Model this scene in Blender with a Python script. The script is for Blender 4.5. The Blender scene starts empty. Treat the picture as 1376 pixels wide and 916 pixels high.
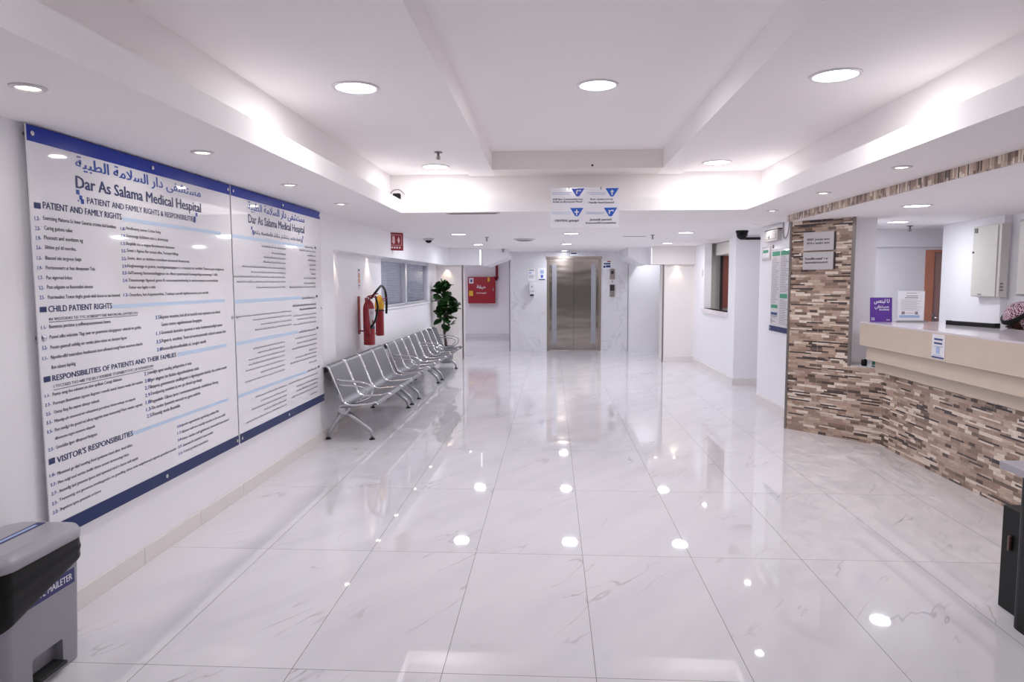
import bpy, bmesh, math, random
from mathutils import Vector, Matrix

random.seed(7)
SC = bpy.context.scene
COL = SC.collection
PI = math.pi

# ------------------------------------------------------------------ camera
cam_data = bpy.data.cameras.new('camera')
cam = bpy.data.objects.new('camera', cam_data)
COL.objects.link(cam)
cam_data.sensor_fit = 'HORIZONTAL'
cam_data.sensor_width = 36.0
cam_data.lens = 921.06 / 1376 * 36.0
cam_data.clip_start = 0.05
cam_data.clip_end = 100
cam.matrix_world = Matrix(((0.99832365, -0.00178128, 0.05785075, -0.1742),
                           (0.05779254, 0.08502935, -0.99470098, -2.5430),
                           (-0.00314718, 0.99637685, 0.08498975, 1.5228),
                           (0, 0, 0, 1)))
SC.camera = cam

# ------------------------------------------------------------------ world, exposure
world = bpy.data.worlds.new('world')
SC.world = world
world.use_nodes = True
bg = world.node_tree.nodes['Background']
bg.inputs[0].default_value = (0.90, 0.92, 1.0, 1)
bg.inputs[1].default_value = 0.12          # overcast daylight through the entrance behind the camera
SC.view_settings.view_transform = 'Standard'
SC.view_settings.look = 'None'
SC.view_settings.exposure = 0.0
SC.view_settings.gamma = 1.0
SC.view_settings.use_curve_mapping = False
SC.cycles.use_denoising = True
SC.cycles.max_bounces = 14
SC.cycles.diffuse_bounces = 10
SC.cycles.glossy_bounces = 5
SC.cycles.transmission_bounces = 6
SC.cycles.transparent_max_bounces = 8
SC.cycles.sample_clamp_indirect = 6.0
SC.cycles.caustics_reflective = False
SC.cycles.caustics_refractive = False

# lamp levels (watts) and colours
W_BIG, W_MID, W_SPOT, W_SCALLOP = 7.0, 11.5, 1.5, 4.5
W_DESK = 4.2
COOL = (1.0, 0.985, 0.975)
FARCOL = (0.93, 0.955, 1.0)
WARM = (1.0, 0.80, 0.58)
NEUTRAL = (1.0, 0.95, 0.90)

# ------------------------------------------------------------------ helpers
def srgb(h):
    h = h.lstrip('#')
    o = []
    for k in (0, 2, 4):
        c = int(h[k:k+2], 16) / 255
        o.append(c / 12.92 if c <= 0.04045 else ((c + 0.055) / 1.055) ** 2.4)
    return (o[0], o[1], o[2], 1)

MATS = {}
def mat(name, color='#ffffff', rough=0.5, metal=0.0, spec=0.5, coat=0.0, emit=None, emit_s=0.0,
        noise=0.0, noise_scale=8.0, bump=0.0, bump_scale=60.0, trans=0.0, alpha=1.0):
    m = bpy.data.materials.new(name)
    m.use_nodes = True
    nt = m.node_tree
    b = nt.nodes['Principled BSDF']
    c = srgb(color) if isinstance(color, str) else color
    b.inputs['Base Color'].default_value = c
    b.inputs['Roughness'].default_value = rough
    b.inputs['Metallic'].default_value = metal
    b.inputs['Specular IOR Level'].default_value = spec
    b.inputs['Coat Weight'].default_value = coat
    b.inputs['Coat Roughness'].default_value = 0.04
    b.inputs['Transmission Weight'].default_value = trans
    b.inputs['Alpha'].default_value = alpha
    if emit:
        b.inputs['Emission Color'].default_value = srgb(emit)
        b.inputs['Emission Strength'].default_value = emit_s
    if noise or bump:
        tc = nt.nodes.new('ShaderNodeTexCoord')
    if noise:
        n = nt.nodes.new('ShaderNodeTexNoise')
        n.inputs['Scale'].default_value = noise_scale
        n.inputs['Detail'].default_value = 5
        nt.links.new(tc.outputs['Object'], n.inputs['Vector'])
        mx = nt.nodes.new('ShaderNodeMix'); mx.data_type = 'RGBA'
        mx.inputs[6].default_value = tuple(v * (1 - noise) for v in c[:3]) + (1,)
        mx.inputs[7].default_value = tuple(min(1, v * (1 + noise * .6)) for v in c[:3]) + (1,)
        nt.links.new(n.outputs[0], mx.inputs[0])
        nt.links.new(mx.outputs[2], b.inputs['Base Color'])
    if bump:
        n2 = nt.nodes.new('ShaderNodeTexNoise')
        n2.inputs['Scale'].default_value = bump_scale
        n2.inputs['Detail'].default_value = 3
        nt.links.new(tc.outputs['Object'], n2.inputs['Vector'])
        bp = nt.nodes.new('ShaderNodeBump')
        bp.inputs['Strength'].default_value = bump
        bp.inputs['Distance'].default_value = 0.01
        nt.links.new(n2.outputs[0], bp.inputs['Height'])
        nt.links.new(bp.outputs[0], b.inputs['Normal'])
    MATS[name] = m
    return m

class MB:
    """collects shapes; build() links them as one mesh object"""
    def __init__(s):
        s.v = []; s.f = []; s.uv = []; s.sm = []
    def add(s, vs, fs, uvs=None, smooth=False, M=None):
        k = len(s.v)
        for p in vs:
            p = Vector(p)
            s.v.append(M @ p if M is not None else p)
        for i, f in enumerate(fs):
            s.f.append([j + k for j in f])
            s.uv.append(uvs[i] if uvs else None)
            s.sm.append(smooth)
        return s
    def box(s, x0, y0, z0, x1, y1, z1, M=None, bev=0.0):
        if bev > 0:
            bm = bmesh.new()
            bmesh.ops.create_cube(bm, size=1)
            for v in bm.verts:
                v.co = Vector(((x0+x1)/2 + v.co.x*(x1-x0), (y0+y1)/2 + v.co.y*(y1-y0), (z0+z1)/2 + v.co.z*(z1-z0)))
            bmesh.ops.bevel(bm, geom=bm.edges[:], offset=bev, segments=3, profile=.6, affect='EDGES')
            bm.verts.index_update()
            s.add([v.co.copy() for v in bm.verts], [[v.index for v in f.verts] for f in bm.faces], M=M)
            bm.free()
            return s
        vs = [(x0,y0,z0),(x1,y0,z0),(x1,y1,z0),(x0,y1,z0),(x0,y0,z1),(x1,y0,z1),(x1,y1,z1),(x0,y1,z1)]
        return s.add(vs, [(0,3,2,1),(4,5,6,7),(0,1,5,4),(1,2,6,5),(2,3,7,6),(3,0,4,7)], M=M)
    def prism(s, poly, z0, z1, M=None, swap_uv=False, d0=0.0):
        """plan polygon (counter-clockwise) pulled from z0 to z1; side faces get uv = (distance, z) in metres"""
        n = len(poly)
        vs = [(x, y, z0) for x, y in poly] + [(x, y, z1) for x, y in poly]
        fs = [list(range(n))[::-1], list(range(n, 2*n))]
        uv = [[(poly[i][0], poly[i][1]) for i in range(n)][::-1], [(x, y) for x, y in poly]]
        d = d0
        for i in range(n):
            j = (i+1) % n
            l = math.dist(poly[i], poly[j])
            fs.append((i, j, j+n, i+n))
            q = [(d, z0), (d+l, z0), (d+l, z1), (d, z1)]
            uv.append([(b, a) for a, b in q] if swap_uv else q)
            d += l
        return s.add(vs, fs, uv, M=M)
    def extr(s, prof, a0, a1, axis='y', M=None, smooth=False):
        """closed profile pulled along an axis; axis y: profile is (x,z); axis x: profile is (y,z)"""
        n = len(prof)
        P = (lambda p, a: (p[0], a, p[1])) if axis == 'y' else (lambda p, a: (a, p[0], p[1]))
        vs = [P(p, a0) for p in prof] + [P(p, a1) for p in prof]
        fs = [list(range(n)), list(range(n, 2*n))[::-1]]
        s.add(vs, fs, M=M)
        s.add(vs, [(i, i+n, (i+1) % n + n, (i+1) % n) for i in range(n)], M=M, smooth=smooth)
        return s
    def tube(s, path, r, n=10, closed=False, M=None, flat=None):
        """round bar along a path; r may be a list; flat=(a,b) scales the section"""
        path = [Vector(p) for p in path]
        m = len(path)
        rs = r if isinstance(r, (list, tuple)) else [r] * m
        T = []
        for i in range(m):
            if closed: t = path[(i+1) % m] - path[i-1]
            else: t = path[min(i+1, m-1)] - path[max(i-1, 0)]
            T.append(t.normalized())
        up = Vector((0, 0, 1))
        if abs(T[0].dot(up)) > .9: up = Vector((0, 1, 0))
        nrm = (up - T[0] * up.dot(T[0])).normalized()
        vs = []
        for i in range(m):
            if i:
                nrm = nrm - T[i] * nrm.dot(T[i])
                nrm.normalize()
            bn = T[i].cross(nrm)
            fa, fb = flat or (1, 1)
            for k in range(n):
                a = 2 * PI * k / n
                vs.append(path[i] + nrm * (math.cos(a) * rs[i] * fa) + bn * (math.sin(a) * rs[i] * fb))
        fs = []
        for i in range(m if closed else m-1):
            j = (i+1) % m
            for k in range(n):
                fs.append((i*n+k, i*n+(k+1) % n, j*n+(k+1) % n, j*n+k))
        s.add(vs, fs, smooth=True, M=M)
        if not closed:
            s.add(vs[:n], [list(range(n))[::-1]], M=M); s.add(vs[-n:], [list(range(n))], M=M)
        return s
    def lathe(s, prof, c=(0, 0, 0), n=24, M=None, smooth=True):
        """profile of (radius, z) turned about a vertical axis at c"""
        vs = []; fs = []
        for r, z in prof:
            for k in range(n):
                a = 2 * PI * k / n
                vs.append((c[0] + r * math.cos(a), c[1] + r * math.sin(a), c[2] + z))
        for i in range(len(prof)-1):
            for k in range(n):
                fs.append((i*n+k, i*n+(k+1) % n, (i+1)*n+(k+1) % n, (i+1)*n+k))
        s.add(vs, fs, smooth=smooth, M=M)
        if prof[0][0] > 1e-6: s.add(vs[:n], [list(range(n))[::-1]], M=M)
        if prof[-1][0] > 1e-6: s.add(vs[-n:], [list(range(n))], M=M)
        return s
    def ball(s, c, r, sx=1, sy=1, sz=1, n=16, M=None):
        prof = [(max(1e-5, math.sin(PI * i / 10)) * r, -math.cos(PI * i / 10) * r) for i in range(11)]
        T = Matrix.Translation(c) @ Matrix.Diagonal((sx, sy, sz, 1))
        return s.lathe(prof, n=n, M=(M @ T) if M is not None else T)
    def quad(s, a, b, c, d, uv=None):
        return s.add([a, b, c, d], [(0, 1, 2, 3)], [uv] if uv else None)
    def build(s, name, m, parent=None):
        off = parent_world(parent)
        inv = off.inverted()
        me = bpy.data.meshes.new(name)
        me.from_pydata([inv @ v for v in s.v], [], s.f)
        if any(s.uv):
            ul = me.uv_layers.new(name='UVMap')
            k = 0
            for fi, f in enumerate(s.f):
                for li in range(len(f)):
                    ul.data[k].uv = s.uv[fi][li] if s.uv[fi] else (0, 0)
                    k += 1
        me.polygons.foreach_set('use_smooth', s.sm)
        bm = bmesh.new(); bm.from_mesh(me)
        bmesh.ops.remove_doubles(bm, verts=bm.verts, dist=1e-5)
        if not any(s.uv): bmesh.ops.recalc_face_normals(bm, faces=bm.faces)
        bm.to_mesh(me); bm.free()
        me.materials.append(MATS[m] if isinstance(m, str) else m)
        o = bpy.data.objects.new(name, me)
        COL.objects.link(o)
        if parent: o.parent = parent
        return o

def parent_world(o):
    if o is None: return Matrix.Identity(4)
    M = Matrix.LocRotScale(o.location, o.rotation_euler, (1, 1, 1))
    return parent_world(o.parent) @ M

def tag(o, label=None, cat=None, group=None, kind=None):
    if label: o['label'] = label
    if cat: o['category'] = cat
    if group: o['group'] = group
    if kind: o['kind'] = kind
    return o

def thing(name, label, cat, loc=(0, 0, 0), rotz=0.0, group=None):
    o = bpy.data.objects.new(name, None)
    o.empty_display_size = .1
    COL.objects.link(o)
    o.location = loc; o.rotation_euler = (0, 0, rotz)
    return tag(o, label, cat, group)

def struct(mb, name, m, parent=None):
    o = mb.build(name, m, parent)
    if parent is None: o['kind'] = 'structure'
    return o

def copy_thing(src, loc, label, rotz=None):
    r = src.copy(); COL.objects.link(r); r.location = loc
    if rotz is not None: r.rotation_euler = (0, 0, rotz)
    r['label'] = label
    for ch in list(src.children):
        c = ch.copy(); COL.objects.link(c); c.parent = r
        for g in list(ch.children):
            d = g.copy(); COL.objects.link(d); d.parent = c
    return r

_tmp = []
def text_geo(body, bold=0.0, res=2):
    c = bpy.data.curves.new('t', 'FONT')
    c.body = body; c.size = 1.0; c.resolution_u = res; c.offset = bold
    o = bpy.data.objects.new('t', c)
    COL.objects.link(o)
    dg = bpy.context.evaluated_depsgraph_get()
    e = o.evaluated_get(dg)
    m = e.to_mesh()
    vs = [v.co.copy() for v in m.vertices]
    fs = [list(p.vertices) for p in m.polygons]
    e.to_mesh_clear()
    bpy.data.objects.remove(o); bpy.data.curves.remove(c)
    return vs, fs

def add_text(mb, body, org, ud, vd, width=None, cap=0.02, bold=0.0, center=False):
    """flat lettering: org = left end of the baseline, ud = reading direction, vd = up; bold widens the strokes"""
    vs, fs = text_geo(body, 0.0)
    if not vs: return
    ud = Vector(ud); vd = Vector(vd); org = Vector(org)
    nd = ud.cross(vd).normalized()
    x0 = min(v.x for v in vs); x1 = max(v.x for v in vs)
    sy = cap / 0.69
    sx = (width / (x1 - x0)) if width else sy
    if center: org = org - ud * (sx * (x1 - x0) / 2)
    shifts = ((0, 0),) if bold <= 0 else ((-bold, 0), (bold, 0), (0, bold*.6))
    for k, (dx, dy) in enumerate(shifts):
        mb.add([org + nd*(k*.00006) + ud * ((v.x - x0 + dx) * sx) + vd * ((v.y + dy) * sy) for v in vs], fs)

# Arabic hospital name in presentation forms, in visual order
AR_NAME = ('\uFEE3\uFEB4\uFE98\uFEB8\uFED4\uFEF0 \uFEA9\uFE8D\uFEAD \uFE8D\uFEDF\uFEB4\uFEFC\uFEE3\uFE94 '
           '\uFE8D\uFEDF\uFEC4\uFE92\uFEF4\uFE94')[::-1]
AR_LET = '\uFEE3\uFEB4\uFE98\uFEB8\uFED4\uFE92\uFEF4\uFEDF\uFEE8\uFECC'
def ar_line(n, rnd):
    """joined letters like the unreadable small print of the right-hand board"""
    out = ''
    while len(out) < n:
        out += ''.join(rnd.choice(AR_LET) for _ in range(rnd.randint(3, 6))) + ' '
    return out.strip()

# ------------------------------------------------------------------ materials
mat('wall_paint', '#f2f1f5', .45, spec=.35, noise=.012, noise_scale=3, bump=.04, bump_scale=180)
mat('ceiling_paint', '#f6f3f3', .7, spec=.2, noise=.015, noise_scale=2.5)
mat('cream_paint', '#ece7e4', .55, spec=.3, noise=.012, noise_scale=3)
mat('trim_white', '#f1f0f4', .4)
mat('baseboard_tile', '#e4dfdc', .18, noise=.03, noise_scale=5)
mat('acrylic_white', '#ecebf0', .05, coat=.2, spec=.5)
mat('acrylic_edge', '#c9b7ab', .25)
mat('print_navy', '#1c2f66', .35)
mat('print_blue', '#1d4aa6', .35)
mat('bar_blue', '#0c2f9c', .3, spec=.3)
mat('bar_navy', '#10285e', .3, spec=.3)
mat('print_dark', '#20223a', .4)
mat('print_grey', '#4a4a55', .45)
mat('print_number', '#2c55a8', .45)
mat('print_band', '#c3d8f0', .35)
mat('chrome', '#d8d8dc', .16, metal=1.0)
mat('satin_steel', '#c3c3c8', .3, metal=1.0)
mat('dark_rubber', '#1a1a1c', .6)
mat('black_plastic', '#08080a', .38, spec=.3)
mat('grey_plastic', '#94939b', .42, noise=.03, noise_scale=6)
mat('lid_plastic', '#a3a2a9', .3, noise=.03, noise_scale=6, coat=.2)
mat('bag_black', '#060607', .34, spec=.25, bump=.25, bump_scale=9)
mat('label_purple', '#2b2a6b', .4)
mat('white_print', '#e8e8f0', .5)
mat('fire_red', '#a01420', .28, coat=.4)
mat('sign_red', '#8f0f1e', .3, coat=.2)
mat('pale_pink', '#e8c9cc', .5)
mat('cabinet_red', '#9c1426', .35)
mat('pipe_red', '#7c0d22', .35)
mat('yellow_sticker', '#d9b22c', .5)
mat('yellow_hose', '#d9a520', .45)
mat('label_white', '#dedbe3', .4)
mat('label_blue', '#27456f', .4)
mat('orange_strip', '#d79a80', .5)
mat('leaf_green', '#24481f', .35, noise=.45, noise_scale=14, coat=.25)
mat('trunk_brown', '#4a4038', .7, noise=.2, noise_scale=30)
mat('pot_grey', '#8a8a8d', .5)
mat('soil', '#3a2d24', .9, noise=.3, noise_scale=60)
mat('beige_laminate', '#d4c4b4', .4, noise=.06, noise_scale=7)
mat('counter_marble', '#e4dde2', .1, noise=.04, noise_scale=5)
mat('tile_edge_metal', '#8d8682', .3, metal=.8)
mat('plaque_silver', '#c4c2c4', .35, metal=.15)
mat('plaque_shadow', '#3d3a3c', .5)
mat('purple_board', '#5a2f91', .35)
mat('clear_acrylic', '#e9ebf2', .08, alpha=.45, coat=.5)
mat('paper_white', '#eeeef2', .6)
mat('paper_blue', '#a9bfe0', .6)
mat('paper_green', '#2f9a72', .5)
mat('paper_navy', '#27437e', .5)
mat('panel_cream', '#d6d3cc', .4)
mat('panel_grey', '#b9b7b5', .45)  # plain grey of the hatch room wall and cabinet box
mat('door_wood', '#d18c72', .45, noise=.18, noise_scale=10)
mat('hatch_wood', '#7e4038', .5, noise=.2, noise_scale=10)
mat('dark_gap', '#2c2428', .8)
mat('desk_black', '#08090a', .45, spec=.25)
mat('desk_top_grey', '#a8a5ad', .35)
mat('green_box', '#1f6650', .4)
mat('blind_grey', '#e3e6f6', .55)
mat('window_frame', '#d5d5dc', .35, metal=.2)
mat('vent_grey', '#8e8b8a', .5)
mat('vent_light', '#c9c5c4', .5)
mat('brass_sprinkler', '#8d8a88', .3, metal=.9)
mat('skin', '#553527', .55)
mat('beard_black', '#120e10', .7)
mat('robe_dark', '#20171c', .8)
mat('agal_black', '#0d0b0d', .7)
mat('stool_black', '#1a1a1d', .5)
mat('stain_grey', '#b9b1ae', .8)
mat('diffuser_cool', '#ffffff', .5, emit='#f2f4ff', emit_s=14)
mat('diffuser_spot', '#ffffff', .5, emit='#fff1e2', emit_s=12)
mat('lamp_ring', '#e2dfe2', .3, metal=.2)
mat('dispenser_white', '#dfe0e4', .35)
mat('call_panel_steel', '#9b9089', .35, metal=.6)
mat('call_panel_black', '#2b2a30', .3)
mat('hanging_acrylic', '#f4f4fb', .15, coat=.5)
mat('arrow_blue', '#1f5fcb', .35)
mat('arrow_violet', '#4a5bd0', .35)
mat('door_steel', '#cbbfb7', .13, metal=1.0)
mat('door_strip', '#b0b1ba', .3, metal=.7)
mat('door_frame_steel', '#bfb2a8', .22, metal=1.0)
mat('glass_pane', '#cfd6e2', .02, alpha=.13, coat=1.0)
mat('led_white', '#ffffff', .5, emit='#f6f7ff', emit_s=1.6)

def tree(m): return m.node_tree, m.node_tree.nodes, m.node_tree.links

def marble_floor():
    m = mat('marble_floor', '#dedbe0', .06, spec=.6)
    nt, N, L = tree(m)
    b = N['Principled BSDF']
    tc = N.new('ShaderNodeTexCoord')
    sep = N.new('ShaderNodeSeparateXYZ'); L.new(tc.outputs['Object'], sep.inputs[0])
    def math_(op, a, bv=None, c=None):
        n = N.new('ShaderNodeMath'); n.operation = op
        for i, v in enumerate((a, bv, c)):
            if v is None: continue
            if isinstance(v, (int, float)): n.inputs[i].default_value = v
            else: L.new(v, n.inputs[i])
        return n.outputs[0]
    ux = math_('DIVIDE', sep.outputs['X'], 0.6)
    uy = math_('DIVIDE', sep.outputs['Y'], 1.2)
    fx = math_('FRACT', math_('ADD', ux, 100.0)); fy = math_('FRACT', math_('ADD', uy, 100.0))
    ex = math_('MULTIPLY', math_('MINIMUM', fx, math_('SUBTRACT', 1.0, fx)), 0.6)
    ey = math_('MULTIPLY', math_('MINIMUM', fy, math_('SUBTRACT', 1.0, fy)), 1.2)
    e = math_('MINIMUM', ex, ey)
    grout = math_('LESS_THAN', e, 0.0013)
    # tile index -> random offset
    cmb = N.new('ShaderNodeCombineXYZ')
    L.new(math_('FLOOR', ux), cmb.inputs[0]); L.new(math_('FLOOR', uy), cmb.inputs[1])
    wn = N.new('ShaderNodeTexWhiteNoise'); wn.noise_dimensions = '3D'
    L.new(cmb.outputs[0], wn.inputs['Vector'])
    sc = N.new('ShaderNodeVectorMath'); sc.operation = 'SCALE'; sc.inputs['Scale'].default_value = 17.0
    L.new(wn.outputs['Color'], sc.inputs[0])
    ad = N.new('ShaderNodeVectorMath'); ad.operation = 'ADD'
    L.new(tc.outputs['Object'], ad.inputs[0]); L.new(sc.outputs[0], ad.inputs[1])
    mp = N.new('ShaderNodeMapping')
    mp.inputs['Scale'].default_value = (2.9, .55, 1)
    mp0 = N.new('ShaderNodeMapping'); mp0.inputs['Rotation'].default_value = (0, 0, 0.62)
    L.new(ad.outputs[0], mp0.inputs[0]); L.new(mp0.outputs[0], mp.inputs[0])
    nz = N.new('ShaderNodeTexNoise'); nz.inputs['Scale'].default_value = 1.15
    nz.inputs['Detail'].default_value = 4; nz.inputs['Roughness'].default_value = .5; nz.inputs['Distortion'].default_value = .25
    L.new(mp.outputs[0], nz.inputs['Vector'])
    v = math_('ABSOLUTE', math_('SUBTRACT', nz.outputs[0], 0.5))
    vein = N.new('ShaderNodeMapRange'); vein.inputs['From Min'].default_value = 0.0; vein.inputs['From Max'].default_value = 0.008
    vein.inputs['To Min'].default_value = 1.0; vein.inputs['To Max'].default_value = 0.0
    L.new(v, vein.inputs['Value'])
    # break the veins up
    nb = N.new('ShaderNodeTexNoise'); nb.inputs['Scale'].default_value = 2.4; nb.inputs['Detail'].default_value = 2
    L.new(ad.outputs[0], nb.inputs['Vector'])
    br = N.new('ShaderNodeMapRange'); br.inputs['From Min'].default_value = .5; br.inputs['From Max'].default_value = .66
    L.new(nb.outputs[0], br.inputs['Value'])
    vv = math_('MULTIPLY', math_('MULTIPLY', vein.outputs[0], br.outputs[0]), .5)
    cl = N.new('ShaderNodeTexNoise'); cl.inputs['Scale'].default_value = 1.6; cl.inputs['Detail'].default_value = 5
    L.new(mp.outputs[0], cl.inputs['Vector'])
    m1 = N.new('ShaderNodeMix'); m1.data_type = 'RGBA'
    m1.inputs[6].default_value = srgb('#dbd9de'); m1.inputs[7].default_value = srgb('#e3e1e5')
    cr = N.new('ShaderNodeMapRange'); cr.inputs['From Min'].default_value = .3; cr.inputs['From Max'].default_value = .6
    L.new(cl.outputs[0], cr.inputs['Value']); L.new(cr.outputs[0], m1.inputs[0])
    m2 = N.new('ShaderNodeMix'); m2.data_type = 'RGBA'
    m2.inputs[7].default_value = srgb('#8f888e')
    L.new(vv, m2.inputs[0]); L.new(m1.outputs[2], m2.inputs[6])
    m3 = N.new('ShaderNodeMix'); m3.data_type = 'RGBA'
    m3.inputs[7].default_value = srgb('#5d5658')
    L.new(grout, m3.inputs[0]); L.new(m2.outputs[2], m3.inputs[6])
    L.new(m3.outputs[2], b.inputs['Base Color'])
    rr = math_('ADD', math_('MULTIPLY', grout, .5), .028)
    L.new(rr, b.inputs['Roughness'])
    return m
marble_floor()

def marble_wall():
    m = mat('marble_wall', '#e2e1e6', .1)
    nt, N, L = tree(m)
    b = N['Principled BSDF']
    tc = N.new('ShaderNodeTexCoord')
    nz = N.new('ShaderNodeTexNoise'); nz.inputs['Scale'].default_value = 1.3; nz.inputs['Detail'].default_value = 6
    nz.inputs['Distortion'].default_value = 1.0
    mp = N.new('ShaderNodeMapping'); mp.inputs['Rotation'].default_value = (0, .6, 0)
    L.new(tc.outputs['Object'], mp.inputs[0]); L.new(mp.outputs[0], nz.inputs['Vector'])
    r = N.new('ShaderNodeValToRGB')
    e = r.color_ramp.elements
    e[0].position = .30; e[0].color = srgb('#dcdbe0'); e[1].position = .75; e[1].color = srgb('#e6e6eb')
    for p, c in ((.485, '#e2e1e6'), (.5, '#d2d0d7'), (.515, '#e2e1e6')):
        k = e.new(p); k.color = srgb(c)
    L.new(nz.outputs[0], r.inputs[0]); L.new(r.outputs[0], b.inputs['Base Color'])
marble_wall()

def strip_tile(name, seam):
    """narrow staggered stone-strip tile, read from the uv map in metres"""
    m = mat(name, '#9c8674', .3, spec=.5)
    nt, N, L = tree(m)
    b = N['Principled BSDF']
    uv = N.new('ShaderNodeUVMap')
    def brick(w, h, off, sq, shift):
        mp = N.new('ShaderNodeMapping'); mp.inputs['Location'].default_value = shift
        L.new(uv.outputs[0], mp.inputs[0])
        n = N.new('ShaderNodeTexBrick')
        n.inputs['Scale'].default_value = 1.0
        n.inputs['Brick Width'].default_value = w; n.inputs['Row Height'].default_value = h
        n.inputs['Mortar Size'].default_value = 0.0006; n.inputs['Mortar Smooth'].default_value = .2
        n.inputs['Color1'].default_value = (0, 0, 0, 1); n.inputs['Color2'].default_value = (1, 1, 1, 1)
        n.inputs['Mortar'].default_value = (.12, .12, .12, 1)
        n.offset = off; n.offset_frequency = 2; n.squash = sq; n.squash_frequency = 3
        L.new(mp.outputs[0], n.inputs['Vector'])
        return n
    A = brick(.13, .027, .37, .62, (0.013, 0, 0))
    B = brick(.17, .0135, .61, 1.4, (0.31, .0135, 0))
    ra = N.new('ShaderNodeValToRGB'); ra.color_ramp.interpolation = 'CONSTANT'
    cols = [(0, '#54463f'), (.05, '#9d8474'), (.19, '#b89f8e'), (.33, '#8a7365'), (.43, '#c6b09d'),
            (.55, '#a68d7d'), (.67, '#b59f8e'), (.80, '#e2d4c6'), (.93, '#715e53')]
    ra.color_ramp.elements[0].position = 0; ra.color_ramp.elements[0].color = srgb(cols[0][1])
    ra.color_ramp.elements[1].position = cols[1][0]; ra.color_ramp.elements[1].color = srgb(cols[1][1])
    for p, c in cols[2:]:
        k = ra.color_ramp.elements.new(p); k.color = srgb(c)
    L.new(A.outputs['Color'], ra.inputs[0])
    # thin dark and thin pale slips
    rb = N.new('ShaderNodeValToRGB'); rb.color_ramp.interpolation = 'CONSTANT'
    rb.color_ramp.elements[0].position = 0; rb.color_ramp.elements[0].color = (1, 1, 1, 1)
    rb.color_ramp.elements[1].position = .095; rb.color_ramp.elements[1].color = (0, 0, 0, 1)
    L.new(B.outputs['Color'], rb.inputs[0])
    rc = N.new('ShaderNodeValToRGB'); rc.color_ramp.interpolation = 'CONSTANT'
    rc.color_ramp.elements[0].position = 0; rc.color_ramp.elements[0].color = (0, 0, 0, 1)
    rc.color_ramp.elements[1].position = .92; rc.color_ramp.elements[1].color = (1, 1, 1, 1)
    L.new(B.outputs['Color'], rc.inputs[0])
    m1 = N.new('ShaderNodeMix'); m1.data_type = 'RGBA'; m1.inputs[7].default_value = srgb('#372f33')
    L.new(rb.outputs[0], m1.inputs[0]); L.new(ra.outputs[0], m1.inputs[6])
    m2 = N.new('ShaderNodeMix'); m2.data_type = 'RGBA'; m2.inputs[7].default_value = srgb('#e0d3c6')
    L.new(rc.outputs[0], m2.inputs[0]); L.new(m1.outputs[2], m2.inputs[6])
    # grain along the strips
    mp = N.new('ShaderNodeMapping'); mp.inputs['Scale'].default_value = (14, 90, 1)
    L.new(uv.outputs[0], mp.inputs[0])
    nz = N.new('ShaderNodeTexNoise'); nz.inputs['Scale'].default_value = 1.5; nz.inputs['Detail'].default_value = 4
    L.new(mp.outputs[0], nz.inputs['Vector'])
    g = N.new('ShaderNodeMapRange'); g.inputs['From Min'].default_value = .3; g.inputs['From Max'].default_value = .7
    g.inputs['To Min'].default_value = .78; g.inputs['To Max'].default_value = 1.16
    L.new(nz.outputs[0], g.inputs['Value'])
    m3 = N.new('ShaderNodeMix'); m3.data_type = 'RGBA'; m3.blend_type = 'MULTIPLY'; m3.inputs[0].default_value = 1
    L.new(m2.outputs[2], m3.inputs[6]); L.new(g.outputs[0], m3.inputs[7])
    out = m3.outputs[2]
    if seam:
        sp = N.new('ShaderNodeSeparateXYZ'); L.new(uv.outputs[0], sp.inputs[0])
        a = N.new('ShaderNodeMath'); a.operation = 'ADD'; a.inputs[1].default_value = 32.0
        L.new(sp.outputs['X'], a.inputs[0])
        md = N.new('ShaderNodeMath'); md.operation = 'MODULO'; md.inputs[1].default_value = .32
        L.new(a.outputs[0], md.inputs[0])
        ls = N.new('ShaderNodeMath'); ls.operation = 'LESS_THAN'; ls.inputs[1].default_value = .003
        L.new(md.outputs[0], ls.inputs[0])
        m4 = N.new('ShaderNodeMix'); m4.data_type = 'RGBA'; m4.inputs[7].default_value = srgb('#b5a89c')
        L.new(ls.outputs[0], m4.inputs[0]); L.new(out, m4.inputs[6])
        out = m4.outputs[2]
    L.new(out, b.inputs['Base Color'])
    bp = N.new('ShaderNodeBump'); bp.inputs['Strength'].default_value = .35; bp.inputs['Distance'].default_value = .004
    L.new(A.outputs['Color'], bp.inputs['Height']); L.new(bp.outputs[0], b.inputs['Normal'])
    return m
strip_tile('strip_tile', True)
strip_tile('strip_tile_upright', False)

mat('perforated_steel', '#86868c', .40, metal=.9, noise=.10, noise_scale=320)

def door_steel_waves():
    m = MATS['door_steel']
    nt, N, L = tree(m)
    b = N['Principled BSDF']
    tc = N.new('ShaderNodeTexCoord')
    mp = N.new('ShaderNodeMapping'); mp.inputs['Scale'].default_value = (.7, 1, 2.4)
    L.new(tc.outputs['Object'], mp.inputs[0])
    nz = N.new('ShaderNodeTexNoise'); nz.inputs['Scale'].default_value = 1.0; nz.inputs['Detail'].default_value = 2
    L.new(mp.outputs[0], nz.inputs['Vector'])
    bp = N.new('ShaderNodeBump'); bp.inputs['Strength'].default_value = .10; bp.inputs['Distance'].default_value = .06
    L.new(nz.outputs[0], bp.inputs['Height']); L.new(bp.outputs[0], b.inputs['Normal'])
door_steel_waves()

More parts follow.
